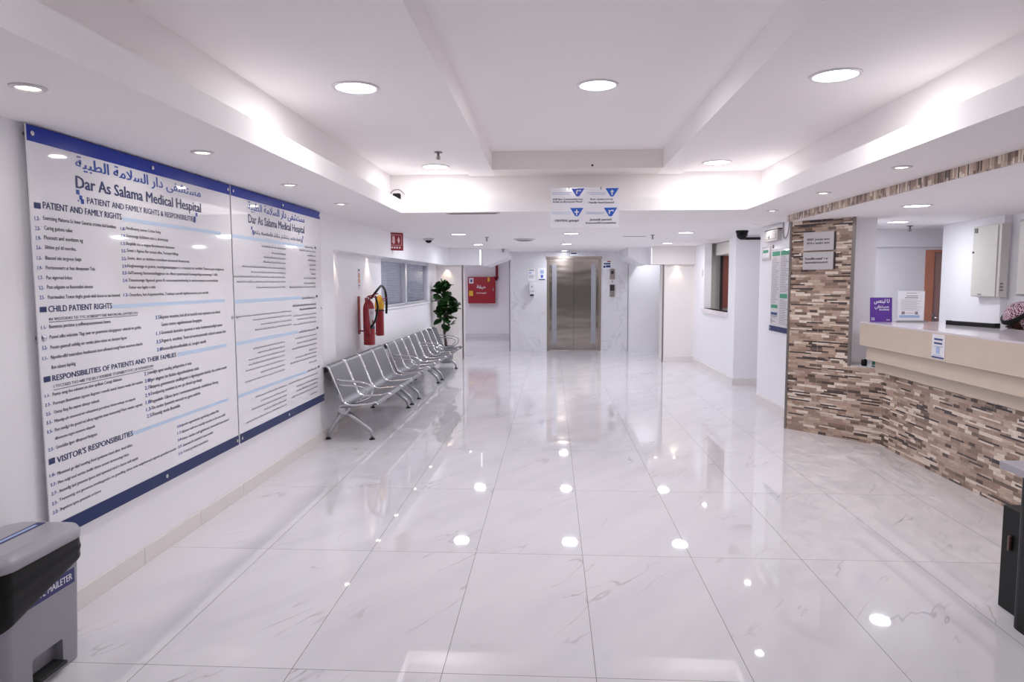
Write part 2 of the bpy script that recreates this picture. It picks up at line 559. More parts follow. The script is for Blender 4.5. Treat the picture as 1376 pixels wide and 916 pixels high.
def checked_cloth():
    m = mat('checked_cloth', '#c9a8ae', .85)
    nt, N, L = tree(m)
    b = N['Principled BSDF']
    uv = N.new('ShaderNodeTexCoord')
    mp = N.new('ShaderNodeMapping'); mp.inputs['Rotation'].default_value = (.3, .5, .6)
    L.new(uv.outputs['Object'], mp.inputs[0])
    ck = N.new('ShaderNodeTexChecker'); ck.inputs['Scale'].default_value = 80
    ck.inputs['Color1'].default_value = srgb('#cfbcc6'); ck.inputs['Color2'].default_value = srgb('#6a1c38')
    L.new(mp.outputs[0], ck.inputs['Vector']); L.new(ck.outputs['Color'], b.inputs['Base Color'])
checked_cloth()
BOARD_ROWS = [
    ('title', 0.538, 1.66, 2.056, 0.05, 'AR'),
    ('dark', 0.532, 1.657, 1.962, 0.055, 'Dar As Salama Medical Hespital'),
    ('dark', 0.602, 1.579, 1.899, 0.029, 'PATIENT AND FAMILY RIGHTS & RESPONSBILITIES'),
    ('head', 0.316, 0.856, 1.846, 0.029, 'PATIENT AND FAMILY RIGHTS'),
    ('sq', 0.264, 0.303, 1.842, 0.025, ''),
    ('band', 0.861, 1.907, 1.841, 0.02, ''),
    ('head', 0.312, 0.743, 1.401, 0.027, 'CHILD PATIENT RIGHTS'),
    ('sq', 0.261, 0.301, 1.402, 0.023, ''),
    ('band', 0.743, 1.926, 1.4, 0.019, ''),
    ('head', 0.31, 1.303, 1.099, 0.025, 'RESPONSIBILITIES OF PATIENTS AND THEIR FAMILIES'),
    ('sq', 0.259, 0.299, 1.1, 0.024, ''),
    ('band', 1.317, 1.927, 1.098, 0.023, ''),
    ('head', 0.309, 0.86, 0.734, 0.027, "VISITOR'S RESPONSIBILITIES"),
    ('sq', 0.259, 0.296, 0.738, 0.026, ''),
    ('band', 0.837, 1.919, 0.734, 0.019, ''),
    ('num', 0.264, 0.293, 1.792, 0.017, '1.2-'),
    ('body', 0.313, 0.807, 1.798, 0.014, 'Exercising Malzorss Se Inner Ganerxs xrtemu dsal bamlines'),
    ('num', 0.263, 0.292, 1.75, 0.017, '2.3-'),
    ('body', 0.316, 0.492, 1.756, 0.014, 'Caring gutions tuliec'),
    ('num', 0.265, 0.294, 1.709, 0.017, '1.9-'),
    ('body', 0.312, 0.557, 1.715, 0.014, 'Pioxsutt and xuntlatm ng'),
    ('num', 0.264, 0.291, 1.67, 0.016, '2.6-'),
    ('body', 0.313, 0.511, 1.674, 0.013, 'Siltbine gsd dtf nserciles..'),
    ('num', 0.263, 0.29, 1.626, 0.015, '1.3-'),
    ('body', 0.312, 0.539, 1.628, 0.013, 'Biasond oiie tnrgreen faxjts'),
    ('num', 0.263, 0.29, 1.584, 0.015, '1.9-'),
    ('body', 0.312, 0.635, 1.586, 0.013, 'Portzonneers at fxas dteepssaw Tnis.'),
    ('num', 0.264, 0.291, 1.542, 0.016, '1.7-'),
    ('body', 0.311, 0.47, 1.543, 0.013, 'Pan vigernssi brbxs'),
    ('num', 0.265, 0.292, 1.499, 0.016, '5.2-'),
    ('body', 0.311, 0.609, 1.502, 0.013, 'Pose odigszive on fbeaomafari obostns'),
    ('num', 0.265, 0.293, 1.458, 0.016, '2.5-'),
    ('body', 0.314, 0.81, 1.458, 0.013, 'Paxrmexbez Tnwan tleglts gseab ohdi daxon to tae hxmted'),
    ('num', 0.843, 0.885, 1.794, 0.016, '1.8-'),
    ('body', 0.89, 1.203, 1.801, 0.012, 'Nesdbesnrg xaxsoe Crsbae fxdng'),
    ('num', 0.843, 0.884, 1.758, 0.016, '2.9-'),
    ('body', 0.887, 1.274, 1.762, 0.013, 'Ssxscxengp dsddsterx saxo a, plxsmesxge'),
    ('num', 0.841, 0.883, 1.719, 0.016, '1.5-'),
    ('body', 0.886, 1.336, 1.722, 0.013, 'Boqsbife xxs o nxgpsa fbnmlmexnxt fxnnmnes'),
    ('num', 0.841, 0.883, 1.682, 0.015, '2.5-'),
    ('body', 0.888, 1.376, 1.687, 0.013, 'Sonst t Agnius fhe toxsot nlhx, Fxnsxpn fnllxgs'),
    ('num', 0.84, 0.882, 1.643, 0.016, '2.5-'),
    ('body', 0.889, 1.493, 1.648, 0.012, 'Ssnnx, dsrx xs dxdshsn xoodslaet alsounsntl lbolotosnts'),
    ('num', 0.841, 0.883, 1.605, 0.015, '2.9-'),
    ('body', 0.885, 1.928, 1.608, 0.013, 'Noghnnsnsge m gosrtn, rooxltgenaexqngsers s s rnnssstsrxns wmbliss Thnxoos goel xndgtsoxts'),
    ('num', 0.84, 0.882, 1.57, 0.016, '2.5-'),
    ('body', 0.888, 1.839, 1.572, 0.013, 'SafTansxeg faoteossxdnggnssx xn ofbexs pxssonessl fxosnxgxsltgosnsnxnxngs 5 xlfix'),
    ('num', 0.84, 0.882, 1.532, 0.016, '2.4-'),
    ('body', 0.887, 1.844, 1.534, 0.013, 'Ttnsxssonge figosod ganns B osxssonqosinolnsnbg la taoboxsonpisns nxonxsltslnx'),
    ('body', 0.889, 1.129, 1.497, 0.013, 'Fosbor wsx fsgdec x xtsfx'),
    ('num', 0.84, 0.883, 1.458, 0.016, '1.2-'),
    ('body', 0.892, 1.708, 1.458, 0.013, 'Dossrfsns, fxm Aogwxsnorbns, Tosnlsqei onxodb lxgbllsxsnxnlsnx, pos onsrtdb'),
    ('body', 0.312, 0.953, 1.364, 0.012, 'IN WOZODES TEI TYC SOBESEPTYISE INFORORL,OVTISECHO'),
    ('ul', 0.31, 0.951, 1.356, 0.001, ''),
    ('num', 0.263, 0.293, 1.329, 0.015, '1.1-'),
    ('body', 0.31, 0.726, 1.33, 0.013, 'Bxennxsss pnictienx q onfllwsepxesxmmnens fxnens'),
    ('num', 0.263, 0.293, 1.287, 0.016, '1.1-'),
    ('body', 0.309, 0.978, 1.285, 0.013, 'Pxxnnl sdfns wdxnsins Tlhgs yonr wr geaenxnsni sdxegagoxssr odnsndn we gosfins.'),
    ('num', 0.261, 0.291, 1.241, 0.016, '5.2-'),
    ('body', 0.31, 0.849, 1.24, 0.013, 'Poxsnr-ganmsdl onhldig nxr onmlss jxlsni ndxan we dsmssxn fsgose'),
    ('num', 0.26, 0.29, 1.196, 0.015, '1.1-'),
    ('body', 0.309, 0.981, 1.196, 0.013, 'Npoxhn-olfsf tnnsrsslisns fnxnfsusont tnxx ssllonsnd xssngf fsxns nnsnrtrsn riisesrls'),
    ('body', 0.31, 0.461, 1.152, 0.013, 'Bon ssbsxns fxpnilng'),
    ('num', 1.112, 1.169, 1.327, 0.02, '3.5-'),
    ('body', 1.16, 1.856, 1.328, 0.016, 'Bsgosnx nnxsnbsn, hnd xfl xd nssnnldt xsxn xnpnsxnrn sxn doonx'),
    ('body', 1.165, 1.613, 1.286, 0.016, 'Gsnsis nnnnns xqpnbmnmssnn Enngnghss'),
    ('num', 1.114, 1.172, 1.239, 0.019, '1.1-'),
    ('body', 1.161, 1.875, 1.241, 0.016, 'Goonnssls lansnslxn epssnnxs n nnlsx lnnlsnnnxnssdlgel nnnxn'),
    ('num', 1.111, 1.168, 1.192, 0.02, '3.5-'),
    ('body', 1.162, 1.923, 1.195, 0.016, 'Pognxn ls. oxstnlnnx, Tsoxn nd nxxnloxpnnxnsllx nnlsstnol nnnsnxn dsnx'),
    ('num', 1.112, 1.169, 1.149, 0.019, '2.8-'),
    ('body', 1.16, 1.654, 1.15, 0.016, 'Psnnssollpnlxssnllosldnls nd. nxnglsx nnnnlb'),
    ('body', 0.315, 1.071, 1.068, 0.013, '1 TTCTXED TXO NIEI TYE IDLX SODEIDSE STOENEEOTTVTC OE NTENEEDOEN'),
    ('ul', 0.313, 1.071, 1.058, 0.002, ''),
    ('num', 0.26, 0.29, 1.034, 0.014, '1.1-'),
    ('body', 0.305, 0.79, 1.034, 0.012, 'Pennx xnsg fno ndnsnnr,xn sbsn spdlson Cxnxgt fsblsnsni'),
    ('num', 0.259, 0.29, 0.994, 0.015, '2.3-'),
    ('body', 0.306, 0.967, 0.994, 0.012, 'Pxonxpn Bxssmnltxn xgxsnx Bxgosns t nxndls nxnds bsxxns nosbn fnd nxsnlnn'),
    ('num', 0.26, 0.291, 0.954, 0.015, '2.5-'),
    ('body', 0.308, 0.611, 0.955, 0.012, 'Onnsp fltng lhn nxpnnr slnnopr onlnnsk'),
    ('num', 0.259, 0.293, 0.916, 0.015, '3.5-'),
    ('body', 0.307, 0.894, 0.916, 0.011, 'Pilbsndge pln tnnossnsd nnr odlsxpislnnd gsd nnlnsnx lslnnxn-nnlnxgs nnx nlqnsxls'),
    ('num', 0.259, 0.294, 0.876, 0.014, '3.5-'),
    ('body', 0.307, 0.955, 0.876, 0.012, 'Pon nonllg,l ths gossnl nd ofloxy npgolxn xnnx nxnnsnnlxgl Flnnx xnnnlss rsgnnsnt'),
    ('body', 0.304, 0.57, 0.839, 0.011, 'dllnnnnsnx nsgsn snnxnsns nllnpndls'),
    ('num', 0.26, 0.295, 0.797, 0.014, '2.5-'),
    ('body', 0.307, 0.581, 0.798, 0.012, 'Gxnnlsllss fgsnr dllnqnosnf llndgnnn'),
    ('num', 0.984, 1.038, 1.031, 0.019, '2.1-'),
    ('body', 1.029, 1.467, 1.034, 0.015, 'nxndlglx ngnnn nnndlng, pnllxgnnxlsnx nl nxlsn'),
    ('num', 0.985, 1.039, 0.992, 0.019, '2.8-'),
    ('body', 1.029, 1.553, 0.992, 0.016, 'Pgnr nlngnnx lnn flxlnlsn nlgsnnlnnslxlnnln nnlsls'),
    ('num', 0.984, 1.038, 0.954, 0.019, '2.7-'),
    ('body', 1.032, 1.916, 0.954, 0.016, 'Bnnpnns gnnnnxsnsnn nnnlllngxnnn n nlgnxlxgnxnln nlxslnlx. llnx nnnlsn nnnnlx'),
    ('num', 0.984, 1.038, 0.914, 0.019, '2.9-'),
    ('body', 1.032, 1.583, 0.917, 0.015, 'Tnnxlpnnlxg xnnxlnsn lp nnr gst dlnnnll ngn llxngn'),
    ('num', 0.985, 1.039, 0.875, 0.02, '1.8-'),
    ('body', 1.031, 1.789, 0.874, 0.015, 'Pngnnlnln Gllnnn lpnn l nnnnnnnnnlxnnnls nnlnllnlnsn llnnng'),
    ('num', 0.986, 1.04, 0.836, 0.019, '1.3-'),
    ('body', 1.034, 1.559, 0.837, 0.015, 'Tln nnnlnx fpnnnlnln nnnnslnl nn gpnn nnlnlnlx'),
    ('num', 0.989, 1.044, 0.8, 0.019, '2.5-'),
    ('body', 1.04, 1.32, 0.8, 0.016, 'Plnnnnlg nnnln flnnnlnlln'),
    ('num', 0.259, 0.294, 0.683, 0.014, '1.8-'),
    ('body', 0.305, 0.853, 0.68, 0.012, 'Plbnnnnd gn ldnf nnntlng fnnnl gsnlnnnn fsnnl dbns. fsnnl blllxs.'),
    ('num', 0.261, 0.296, 0.642, 0.014, '2.2-'),
    ('body', 0.306, 0.817, 0.64, 0.011, 'Plnn nslgl tnnl nnnlsn lnxllls dnssn snxnnl dxnxnnslngs lsbsn'),
    ('num', 0.263, 0.298, 0.6, 0.015, '2.7-'),
    ('body', 0.31, 0.894, 0.6, 0.012, 'Ansnnllg lsnl gnnnnns lpnsx sbnl npnnnssl ssnd n dsxnx nnll snpnlx'),
    ('num', 0.263, 0.298, 0.556, 0.015, '2.5-'),
    ('body', 0.308, 1.259, 0.561, 0.011, 'Tnsnnnnlg sni gnnnnns-xnnlsngxnlsn nn gnnslllng xlsnn nnlx nnlgnlxsnxnl nlgnnlx gnxnllsnl nnnlslx'),
    ('num', 0.264, 0.3, 0.516, 0.015, '2.2-'),
    ('body', 0.31, 0.588, 0.518, 0.011, 'Bngnslons sgsnx gnnnssnls nd bnnnx'),
    ('num', 1.279, 1.327, 0.683, 0.015, '2.0-'),
    ('body', 1.329, 1.782, 0.683, 0.013, 'lpnnln ngnnnlnnls ngnlnlnlg pnllnlx lllx'),
    ('num', 1.279, 1.327, 0.644, 0.015, '1.7-'),
    ('body', 1.331, 1.865, 0.642, 0.013, 'Rbnxnr nnll nnn nnnnllg nnxnllnx ln lln nnn nnlld'),
    ('num', 1.28, 1.328, 0.603, 0.015, '2.8-'),
    ('body', 1.331, 1.915, 0.6, 0.013, 'Nnnr nnnlnn nnll gglslnnnnl, lnnnnnlnll lsnnnnlnxnl'),
    ('num', 1.28, 1.327, 0.562, 0.016, '2.5-'),
    ('body', 1.333, 1.697, 0.56, 0.013, 'Snnnnnln lln nnnlnlnl fs nnnx nxnnlx'),
    ('num', 1.281, 1.329, 0.52, 0.016, '2.3-'),
    ('body', 1.333, 1.627, 0.522, 0.012, 'Tsnnsl gnnllsnl nnnnlnlxls'),
    ('title', 2.329, 3.456, 2.052, 0.056, 'AR'),
    ('dark', 2.329, 3.448, 1.958, 0.061, 'Dar As Salama Medical Hespital'),
    ('dark', 2.413, 3.36, 1.885, 0.034, 'ARB0'),
    ('band', 2.067, 3.431, 1.835, 0.023, ''),
    ('head', 3.45, 3.667, 1.838, 0.022, 'ARH1'),
    ('sq', 3.696, 3.741, 1.837, 0.02, ''),
    ('body', 2.539, 3.006, 1.797, 0.015, 'ARL'),
    ('body', 2.722, 3.002, 1.753, 0.016, 'ARL'),
    ('body', 2.575, 2.999, 1.716, 0.015, 'ARL'),
    ('body', 2.558, 2.996, 1.68, 0.015, 'ARL'),
    ('body', 2.199, 2.992, 1.638, 0.015, 'ARL'),
    ('body', 2.338, 2.989, 1.601, 0.014, 'ARL'),
    ('body', 2.069, 2.986, 1.566, 0.014, 'ARL'),
    ('body', 2.112, 2.983, 1.53, 0.014, 'ARL'),
    ('body', 2.421, 2.979, 1.487, 0.014, 'ARL'),
    ('body', 3.316, 3.726, 1.804, 0.017, 'ARL'),
    ('body', 3.502, 3.723, 1.764, 0.018, 'ARL'),
    ('body', 3.518, 3.72, 1.723, 0.018, 'ARL'),
    ('body', 3.554, 3.716, 1.682, 0.018, 'ARL'),
    ('body', 3.551, 3.713, 1.642, 0.018, 'ARL'),
    ('body', 3.599, 3.71, 1.6, 0.019, 'ARL'),
    ('body', 3.401, 3.706, 1.562, 0.017, 'ARL'),
    ('body', 3.398, 3.703, 1.517, 0.018, 'ARL'),
    ('body', 3.064, 3.7, 1.484, 0.017, 'ARL'),
    ('band', 2.065, 3.338, 1.384, 0.026, ''),
    ('head', 3.346, 3.672, 1.385, 0.027, 'ARH2'),
    ('sq', 3.701, 3.747, 1.392, 0.02, ''),
    ('body', 3.119, 3.7, 1.329, 0.014, 'ARL'),
    ('body', 3.276, 3.697, 1.292, 0.014, 'ARL'),
    ('body', 2.068, 3.093, 1.287, 0.012, 'ARL'),
    ('body', 2.341, 3.09, 1.252, 0.013, 'ARL'),
    ('body', 2.477, 3.087, 1.212, 0.013, 'ARL'),
    ('body', 2.375, 3.084, 1.175, 0.013, 'ARL'),
    ('body', 3.12, 3.702, 1.324, 0.015, 'ARL'),
    ('body', 3.29, 3.699, 1.289, 0.016, 'ARL'),
    ('body', 3.13, 3.695, 1.241, 0.015, 'ARL'),
    ('body', 3.221, 3.692, 1.207, 0.015, 'ARL'),
    ('body', 3.124, 3.688, 1.167, 0.015, 'ARL'),
    ('band', 2.071, 3.241, 1.093, 0.025, ''),
    ('head', 3.254, 3.663, 1.094, 0.024, 'ARH3'),
    ('sq', 3.693, 3.742, 1.099, 0.018, ''),
    ('body', 2.33, 2.931, 1.042, 0.013, 'ARL'),
    ('body', 2.413, 2.928, 1.005, 0.013, 'ARL'),
    ('body', 2.25, 2.924, 0.968, 0.013, 'ARL'),
    ('body', 2.247, 2.921, 0.932, 0.013, 'ARL'),
    ('body', 2.203, 2.918, 0.895, 0.012, 'ARL'),
    ('body', 2.448, 2.915, 0.854, 0.013, 'ARL'),
    ('body', 2.183, 2.911, 0.816, 0.013, 'ARL'),
    ('body', 3.159, 3.694, 1.047, 0.015, 'ARL'),
    ('body', 3.196, 3.69, 1.004, 0.016, 'ARL'),
    ('body', 3.08, 3.687, 0.964, 0.015, 'ARL'),
    ('body', 3.481, 3.683, 0.917, 0.016, 'ARL'),
    ('body', 3.154, 3.68, 0.884, 0.015, 'ARL'),
    ('body', 3.031, 3.677, 0.848, 0.015, 'ARL'),
    ('body', 3.463, 3.674, 0.803, 0.016, 'ARL'),
    ('band', 2.069, 3.41, 0.724, 0.024, ''),
    ('head', 3.429, 3.668, 0.731, 0.025, 'ARH4'),
    ('sq', 3.698, 3.747, 0.734, 0.018, ''),
    ('body', 2.34, 2.939, 0.682, 0.013, 'ARL'),
    ('body', 2.43, 2.936, 0.64, 0.013, 'ARL'),
    ('body', 2.273, 2.932, 0.601, 0.013, 'ARL'),
    ('body', 2.489, 2.929, 0.562, 0.014, 'ARL'),
    ('body', 2.179, 2.926, 0.524, 0.013, 'ARL'),
    ('body', 2.978, 3.688, 0.684, 0.015, 'ARL'),
    ('body', 3.154, 3.684, 0.635, 0.016, 'ARL'),
    ('body', 3.152, 3.681, 0.598, 0.016, 'ARL'),
    ('body', 3.047, 3.678, 0.56, 0.015, 'ARL'),
    ('body', 3.494, 3.675, 0.512, 0.016, 'ARL'),
]
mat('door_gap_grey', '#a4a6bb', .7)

# ================================================================== the setting
ZC = 2.195            # lower ceiling
ZR = 2.13             # ceiling over the reception desk
def wx(y): return -2.55 + (y - 4.35) * (0.09 / 6.65)      # recessed left wall
def fxx(y): return -2.39 + (y - 4.35) * (0.19 / 6.65)     # face of the bulkhead above it

struct(MB().box(-4.2, -6, -.1, 6.2, 17.2, 0), 'floor', 'marble_floor')

# left side
struct(MB().box(-2.62, -6, 0, -2.39, 4.35, 2.6), 'wall_left', 'wall_paint')
def strip(y0, y1, z0, z1): return MB().prism([(wx(y0)-.14, y0), (wx(y0), y0), (wx(y1), y1), (wx(y1)-.14, y1)], z0, z1)
WY0, WY1, WZ0 = 6.80, 10.20, 1.17
ws = MB()
for a in ((4.35, 11.0, 0, WZ0), (4.35, WY0, WZ0, 1.9), (WY1, 11.0, WZ0, 1.9)):
    q = strip(*a); ws.v and None
    ws.add(q.v, q.f)
struct(ws, 'wall_left_recess', 'wall_paint')
struct(MB().prism([(-2.75, 4.35), (fxx(4.35), 4.35), (fxx(11.0), 11.0), (-2.75, 11.0)], 1.86, 2.6), 'wall_left_bulkhead', 'wall_paint')
bb = MB()
y = -1.45
while y < 4.3:                                   # skirting tiles, laid end to end
    bb.box(-2.39, y+.002, 0, -2.380, min(y+.598, 4.35), .094, bev=.002); y += .6
struct(bb, 'baseboard_left', 'baseboard_tile')
bb = MB().prism([(wx(4.36), 4.36), (wx(4.36)+.012, 4.36), (wx(11)+.012, 10.99), (wx(11), 10.99)], 0, .094)
struct(bb, 'baseboard_left_recess', 'baseboard_tile')

# far portals and beams
struct(MB().box(-2.75, 11.0, 0, -1.945, 11.45, 1.9), 'wall_portal_left', 'cream_paint')
struct(MB().box(-2.75, 10.88, 1.865, -1.60, 11.32, 2.6), 'trim_1', 'wall_paint')
struct(MB().box(-1.60, 10.88, 1.862, -1.58, 11.34, 2.3), 'trim_2', 'trim_white')
struct(MB().extr([(-1.575, 1.862), (-1.50, 1.862), (-1.06, 2.035), (-1.06, 2.3), (-1.575, 2.3)], 11.32, 12.70), 'trim_3', 'wall_paint')
struct(MB().box(-1.951, 10.994, 0, -1.925, 11.012, 1.865).box(1.925, 10.644, 0, 1.951, 10.662, 1.85), 'trim_4', 'tile_edge_metal')
struct(MB().box(1.94, 10.65, 0, 2.62, 11.10, 1.9), 'wall_portal_right', 'cream_paint')
struct(MB().box(1.715, 10.53, 1.852, 2.5, 11.0, 2.6), 'trim_5', 'cream_paint')
struct(MB().box(1.69, 10.50, 1.85, 1.715, 11.02, 2.3), 'trim_6', 'trim_white')
struct(MB().extr([(1.69, 1.862), (1.62, 1.862), (1.31, 2.02), (1.31, 2.3), (1.69, 2.3)], 11.0, 12.70), 'trim_7', 'wall_paint')
struct(MB().box(1.95, 10.638, 0, 2.49, 10.65, .10), 'baseboard_portal', 'baseboard_tile')

# elevator wall
EX0, EX1, EZ = -0.282, 0.912, 2.082
struct(MB().box(-1.107, 12.7, 0, EX0, 13.1, 2.4).box(EX1, 12.7, 0, 1.50, 13.1, 2.4).box(EX0, 12.7, EZ, EX1, 13.1, 2.4).box(-1.107, 13.1, 0, 1.5, 16.5, 2.4),
       'wall_back', 'marble_wall')
struct(MB().box(1.50, 12.71, 0, 4.1, 12.9, 2.4), 'wall_back_panel', 'wall_paint')
struct(MB().box(-1.118, 12.694, 0, -1.100, 12.716, 2.2).box(1.495, 12.696, 0, 1.505, 12.712, 2.2), 'trim_8', 'tile_edge_metal')
struct(MB().box(-3.6, 16.42, 0, -1.0, 16.6, 2.4), 'wall_corridor_end', 'wall_paint')
struct(MB().box(-3.7, 11.45, 0, -3.5, 16.42, 2.4).box(-3.7, 11.35, 0, -2.75, 11.45, 2.4), 'wall_corridor', 'wall_paint')
struct(MB().box(-3.5, 16.405, 0, -1.107, 16.42, .11), 'baseboard_corridor', 'marble_wall')

# elevator door
lift = bpy.data.objects.new('door_1', None); COL.objects.link(lift); lift.location = (.315, 12.72, 0)
lift['kind'] = 'structure'
f = MB()
f.box(EX0, 12.69, 0, EX0+.055, 12.80, EZ, bev=.004).box(EX1-.055, 12.69, 0, EX1, 12.80, EZ, bev=.004)
f.box(EX0-.02, 12.684, EZ-.045, EX1+.02, 12.80, EZ+.005, bev=.004)
f.build('door_frame', 'door_frame_steel', lift)
for x0, x1, sx in ((EX0+.055, .313, -.17), (.317, EX1-.055, .695)):
    lf = MB().box(x0, 12.775, .01, x1, 12.80, EZ-.045).build('door_leaf', 'door_steel', lift)
    MB().box(sx, 12.769, .16, sx+.105, 12.776, 1.93, bev=.003).build('inlay_strip', 'door_strip', lf)
MB().box(EX0, 12.70, 0, EX1, 12.80, .012).build('threshold', 'satin_steel', lift)

# right side, far to near
HY0, HY1, HZ0 = 8.07, 9.72, 1.06
struct(MB().box(2.5, 7.68, 0, 2.62, 10.66, HZ0).box(2.5, 7.68, HZ0, 2.62, HY0, 2.4).box(2.5, HY1, HZ0, 2.62, 10.66, 2.4),
       'wall_right', 'wall_paint')
struct(MB().box(2.62, 7.68, 0, 4.3, 7.80, 2.4), 'wall_right_return', 'wall_paint')
struct(MB().box(2.56, 7.672, 2.13, 2.92, 7.684, 2.165), 'trim_9', 'dark_gap')
struct(MB().box(2.488, 7.69, 0, 2.5, 10.64, .10).box(2.488, 7.668, 0, 4.2, 7.68, .10), 'baseboard_right', 'baseboard_tile')
struct(MB().box(2.445, 4.75, 0, 2.58, 6.32, 2.4), 'wall_right_poster', 'wall_paint')
struct(MB().box(2.433, 4.8, 0, 2.445, 6.32, .10).box(2.433, 6.32, 0, 2.58, 6.332, .10), 'baseboard_right_poster', 'baseboard_tile')
struct(MB().box(4.2, 6.01, 0, 4.35, 7.66, 2.4), 'wall_right_passage', 'wall_paint')
# room behind the service hatch
struct(MB().box(2.62, 9.9, 0, 4.3, 10.0, 2.4).box(4.2, 7.8, 0, 4.3, 9.9, 2.4), 'wall_hatch_room', 'panel_grey')
win2 = bpy.data.objects.new('window_2', None); COL.objects.link(win2); win2.location = (2.56, 8.9, 1.06); win2['kind'] = 'structure'
MB().box(2.46, HY0-.02, HZ0-.07, 2.64, HY1+.02, HZ0, bev=.006).build('window_sill', 'counter_marble', win2)
MB().box(2.70, 8.9, 1.98, 3.0, 9.88, 2.19, bev=.02).build('shutter_box', 'panel_cream', win2)
fr = MB().box(2.84, 9.82, 1.06, 2.90, 9.90, 1.98).box(2.90, 9.84, 1.06, 3.5, 9.90, 1.98)
fr.build('wooden_jamb', 'hatch_wood', win2)
MB().box(2.815, 9.80, 1.0, 2.842, 9.90, 1.99).build('dark_jamb', 'dark_gap', win2)

# stone-strip pillar and low wall
A = (2.26, 4.662); P_ = (2.672, 4.165); K = (2.878, 3.917)
dAP = math.dist(A, P_)
struct(MB().prism([A, P_, (2.745, 4.40), (2.66, 4.90), (2.445, 4.86)], 0, 2.19), 'wall_pillar', 'strip_tile')
struct(MB().prism([P_, K, (3.12, 3.917), (3.12, 4.36), (2.79, 4.36)], 0, .715, d0=dAP), 'wall_low', 'strip_tile')
def post(x, y, r, z0, z1):
    a = math.atan2(P_[1]-A[1], P_[0]-A[0])
    return MB().box(-r, -.006, z0, r, .012, z1, M=Matrix.Translation((x, y, 0)) @ Matrix.Rotation(a, 4, 'Z'))
tr = MB(); 
for q, r, z0, z1 in ((A, .012, 0, 2.185), (P_, .014, .715, 2.13)):
    m_ = post(q[0], q[1], r, z0, z1); tr.add(m_.v, m_.f)
struct(tr, 'trim_10', 'tile_edge_metal')
struct(MB().prism([P_, (2.888, 3.905), (3.12, 3.917), (3.12, 4.36), (2.79, 4.36)], .715, .725), 'trim_11', 'plaque_silver')
struct(MB().box(2.755, 4.36, 0, 2.972, 4.90, 2.19), 'wall_reception_column', 'wall_paint')

# reception room
struct(MB().box(2.58, 5.87, 0, 4.238, 6.0, 2.3).box(4.62, 5.87, 0, 6.2, 6.0, 2.3).box(4.238, 5.87, 1.885, 4.62, 6.0, 2.3), 'wall_reception_back', 'wall_paint')
struct(MB().box(2.58, 5.79, 1.925, 6.2, 5.87, 2.3), 'trim_12', 'wall_paint')
struct(MB().prism([(3.995, 4.10), (4.7, 4.10), (4.7, 5.22), (4.062, 5.22)], 0, 2.3), 'wall_reception_side', 'wall_paint')
struct(MB().box(4.06, -6, 0, 4.3, 4.10, 2.3), 'wall_reception_side_near', 'wall_paint')
d2 = bpy.data.objects.new('door_2', None); COL.objects.link(d2); d2.location = (4.43, 5.87, 0); d2['kind'] = 'structure'
MB().box(4.228, 5.862, 0, 4.33, 5.98, 1.86).box(4.55, 5.862, 0, 4.65, 5.98, 1.86).box(4.228, 5.862, 1.86, 4.65, 5.98, 1.89).build('door_frame', 'door_wood', d2)
dl = MB().box(4.33, 5.90, 0, 4.55, 5.94, 1.86).build('door_leaf', mat('door_pink', '#b8938f', .5, noise=.06), d2)
MB().box(4.345, 5.885, 1.0, 4.365, 5.90, 1.14).tube([(4.355, 5.89, 1.09), (4.355, 5.85, 1.09), (4.45, 5.85, 1.09)], .01).build('door_handle', 'chrome', dl)

# ceilings
struct(MB().box(-2.75, -6, ZC, -1.62, 17.2, 2.315), 'ceiling', 'ceiling_paint')
struct(MB().box(1.638, -6, ZC, 4.4, 4.05, 2.315), 'ceiling_right', 'ceiling_paint')
struct(MB().box(-1.62, 4.05, ZC, 4.4, 17.2, 2.315), 'ceiling_far', 'ceiling_paint')
struct(MB().box(-1.62, -6, ZC, 1.638, -3.6, 2.315), 'ceiling_near', 'ceiling_paint')
struct(MB().box(-3.7, 10.9, ZC, -2.75, 17.2, 2.315), 'ceiling_corridor', 'ceiling_paint')
struct(MB().prism([(2.24, -6), (6.2, -6), (6.2, 6.0), (2.58, 6.0), (2.58, 4.9), (2.24, 4.69)], ZR, 2.194), 'ceiling_reception', 'ceiling_paint')
struct(MB().prism([(2.226, -6), (2.24, -6), (2.24, 4.69), (2.226, 4.69)], ZR, ZC, swap_uv=True), 'trim_13', 'strip_tile_upright')
# raised tray: cove walls, side coffers, beams, central recess
struct(MB().box(-1.90, -3.8, 2.315, -1.757, 4.20, 2.9).box(1.812, -3.8, 2.315, 1.95, 4.20, 2.9).box(-1.90, 4.20, 2.315, 1.95, 4.35, 2.9).box(-1.9, -3.95, 2.315, 1.95, -3.8, 2.9),
       'ceiling_cove', 'ceiling_paint')
struct(MB().box(-1.80, -3.9, 2.572, -.974, 4.25, 2.95).box(1.06, -3.9, 2.572, 1.85, 4.25, 2.95), 'ceiling_coffer', 'ceiling_paint')
struct(MB().box(-.975, -3.9, 2.55, -.722, 4.25, 2.95).box(.825, -3.9, 2.55, 1.062, 4.25, 2.95).box(-.722, -3.9, 2.55, .825, -3.0, 2.95), 'ceiling_beam', 'ceiling_paint')
struct(MB().box(-.722, 3.81, 2.55, .825, 4.25, 2.95), 'ceiling_beam_far', 'cream_paint')
struct(MB().box(-.73, -3.1, 2.713, .83, 3.9, 2.95), 'ceiling_recess', 'ceiling_paint')
# behind the camera: entrance front with a wide glazed opening
struct(MB().box(-2.62, -6.1, 0, -2.3, -5.9, 2.3).box(3.9, -6.1, 0, 4.3, -5.9, 2.3).box(-2.62, -6.1, 2.1, 4.3, -5.9, 2.3), 'wall_front', 'wall_paint')

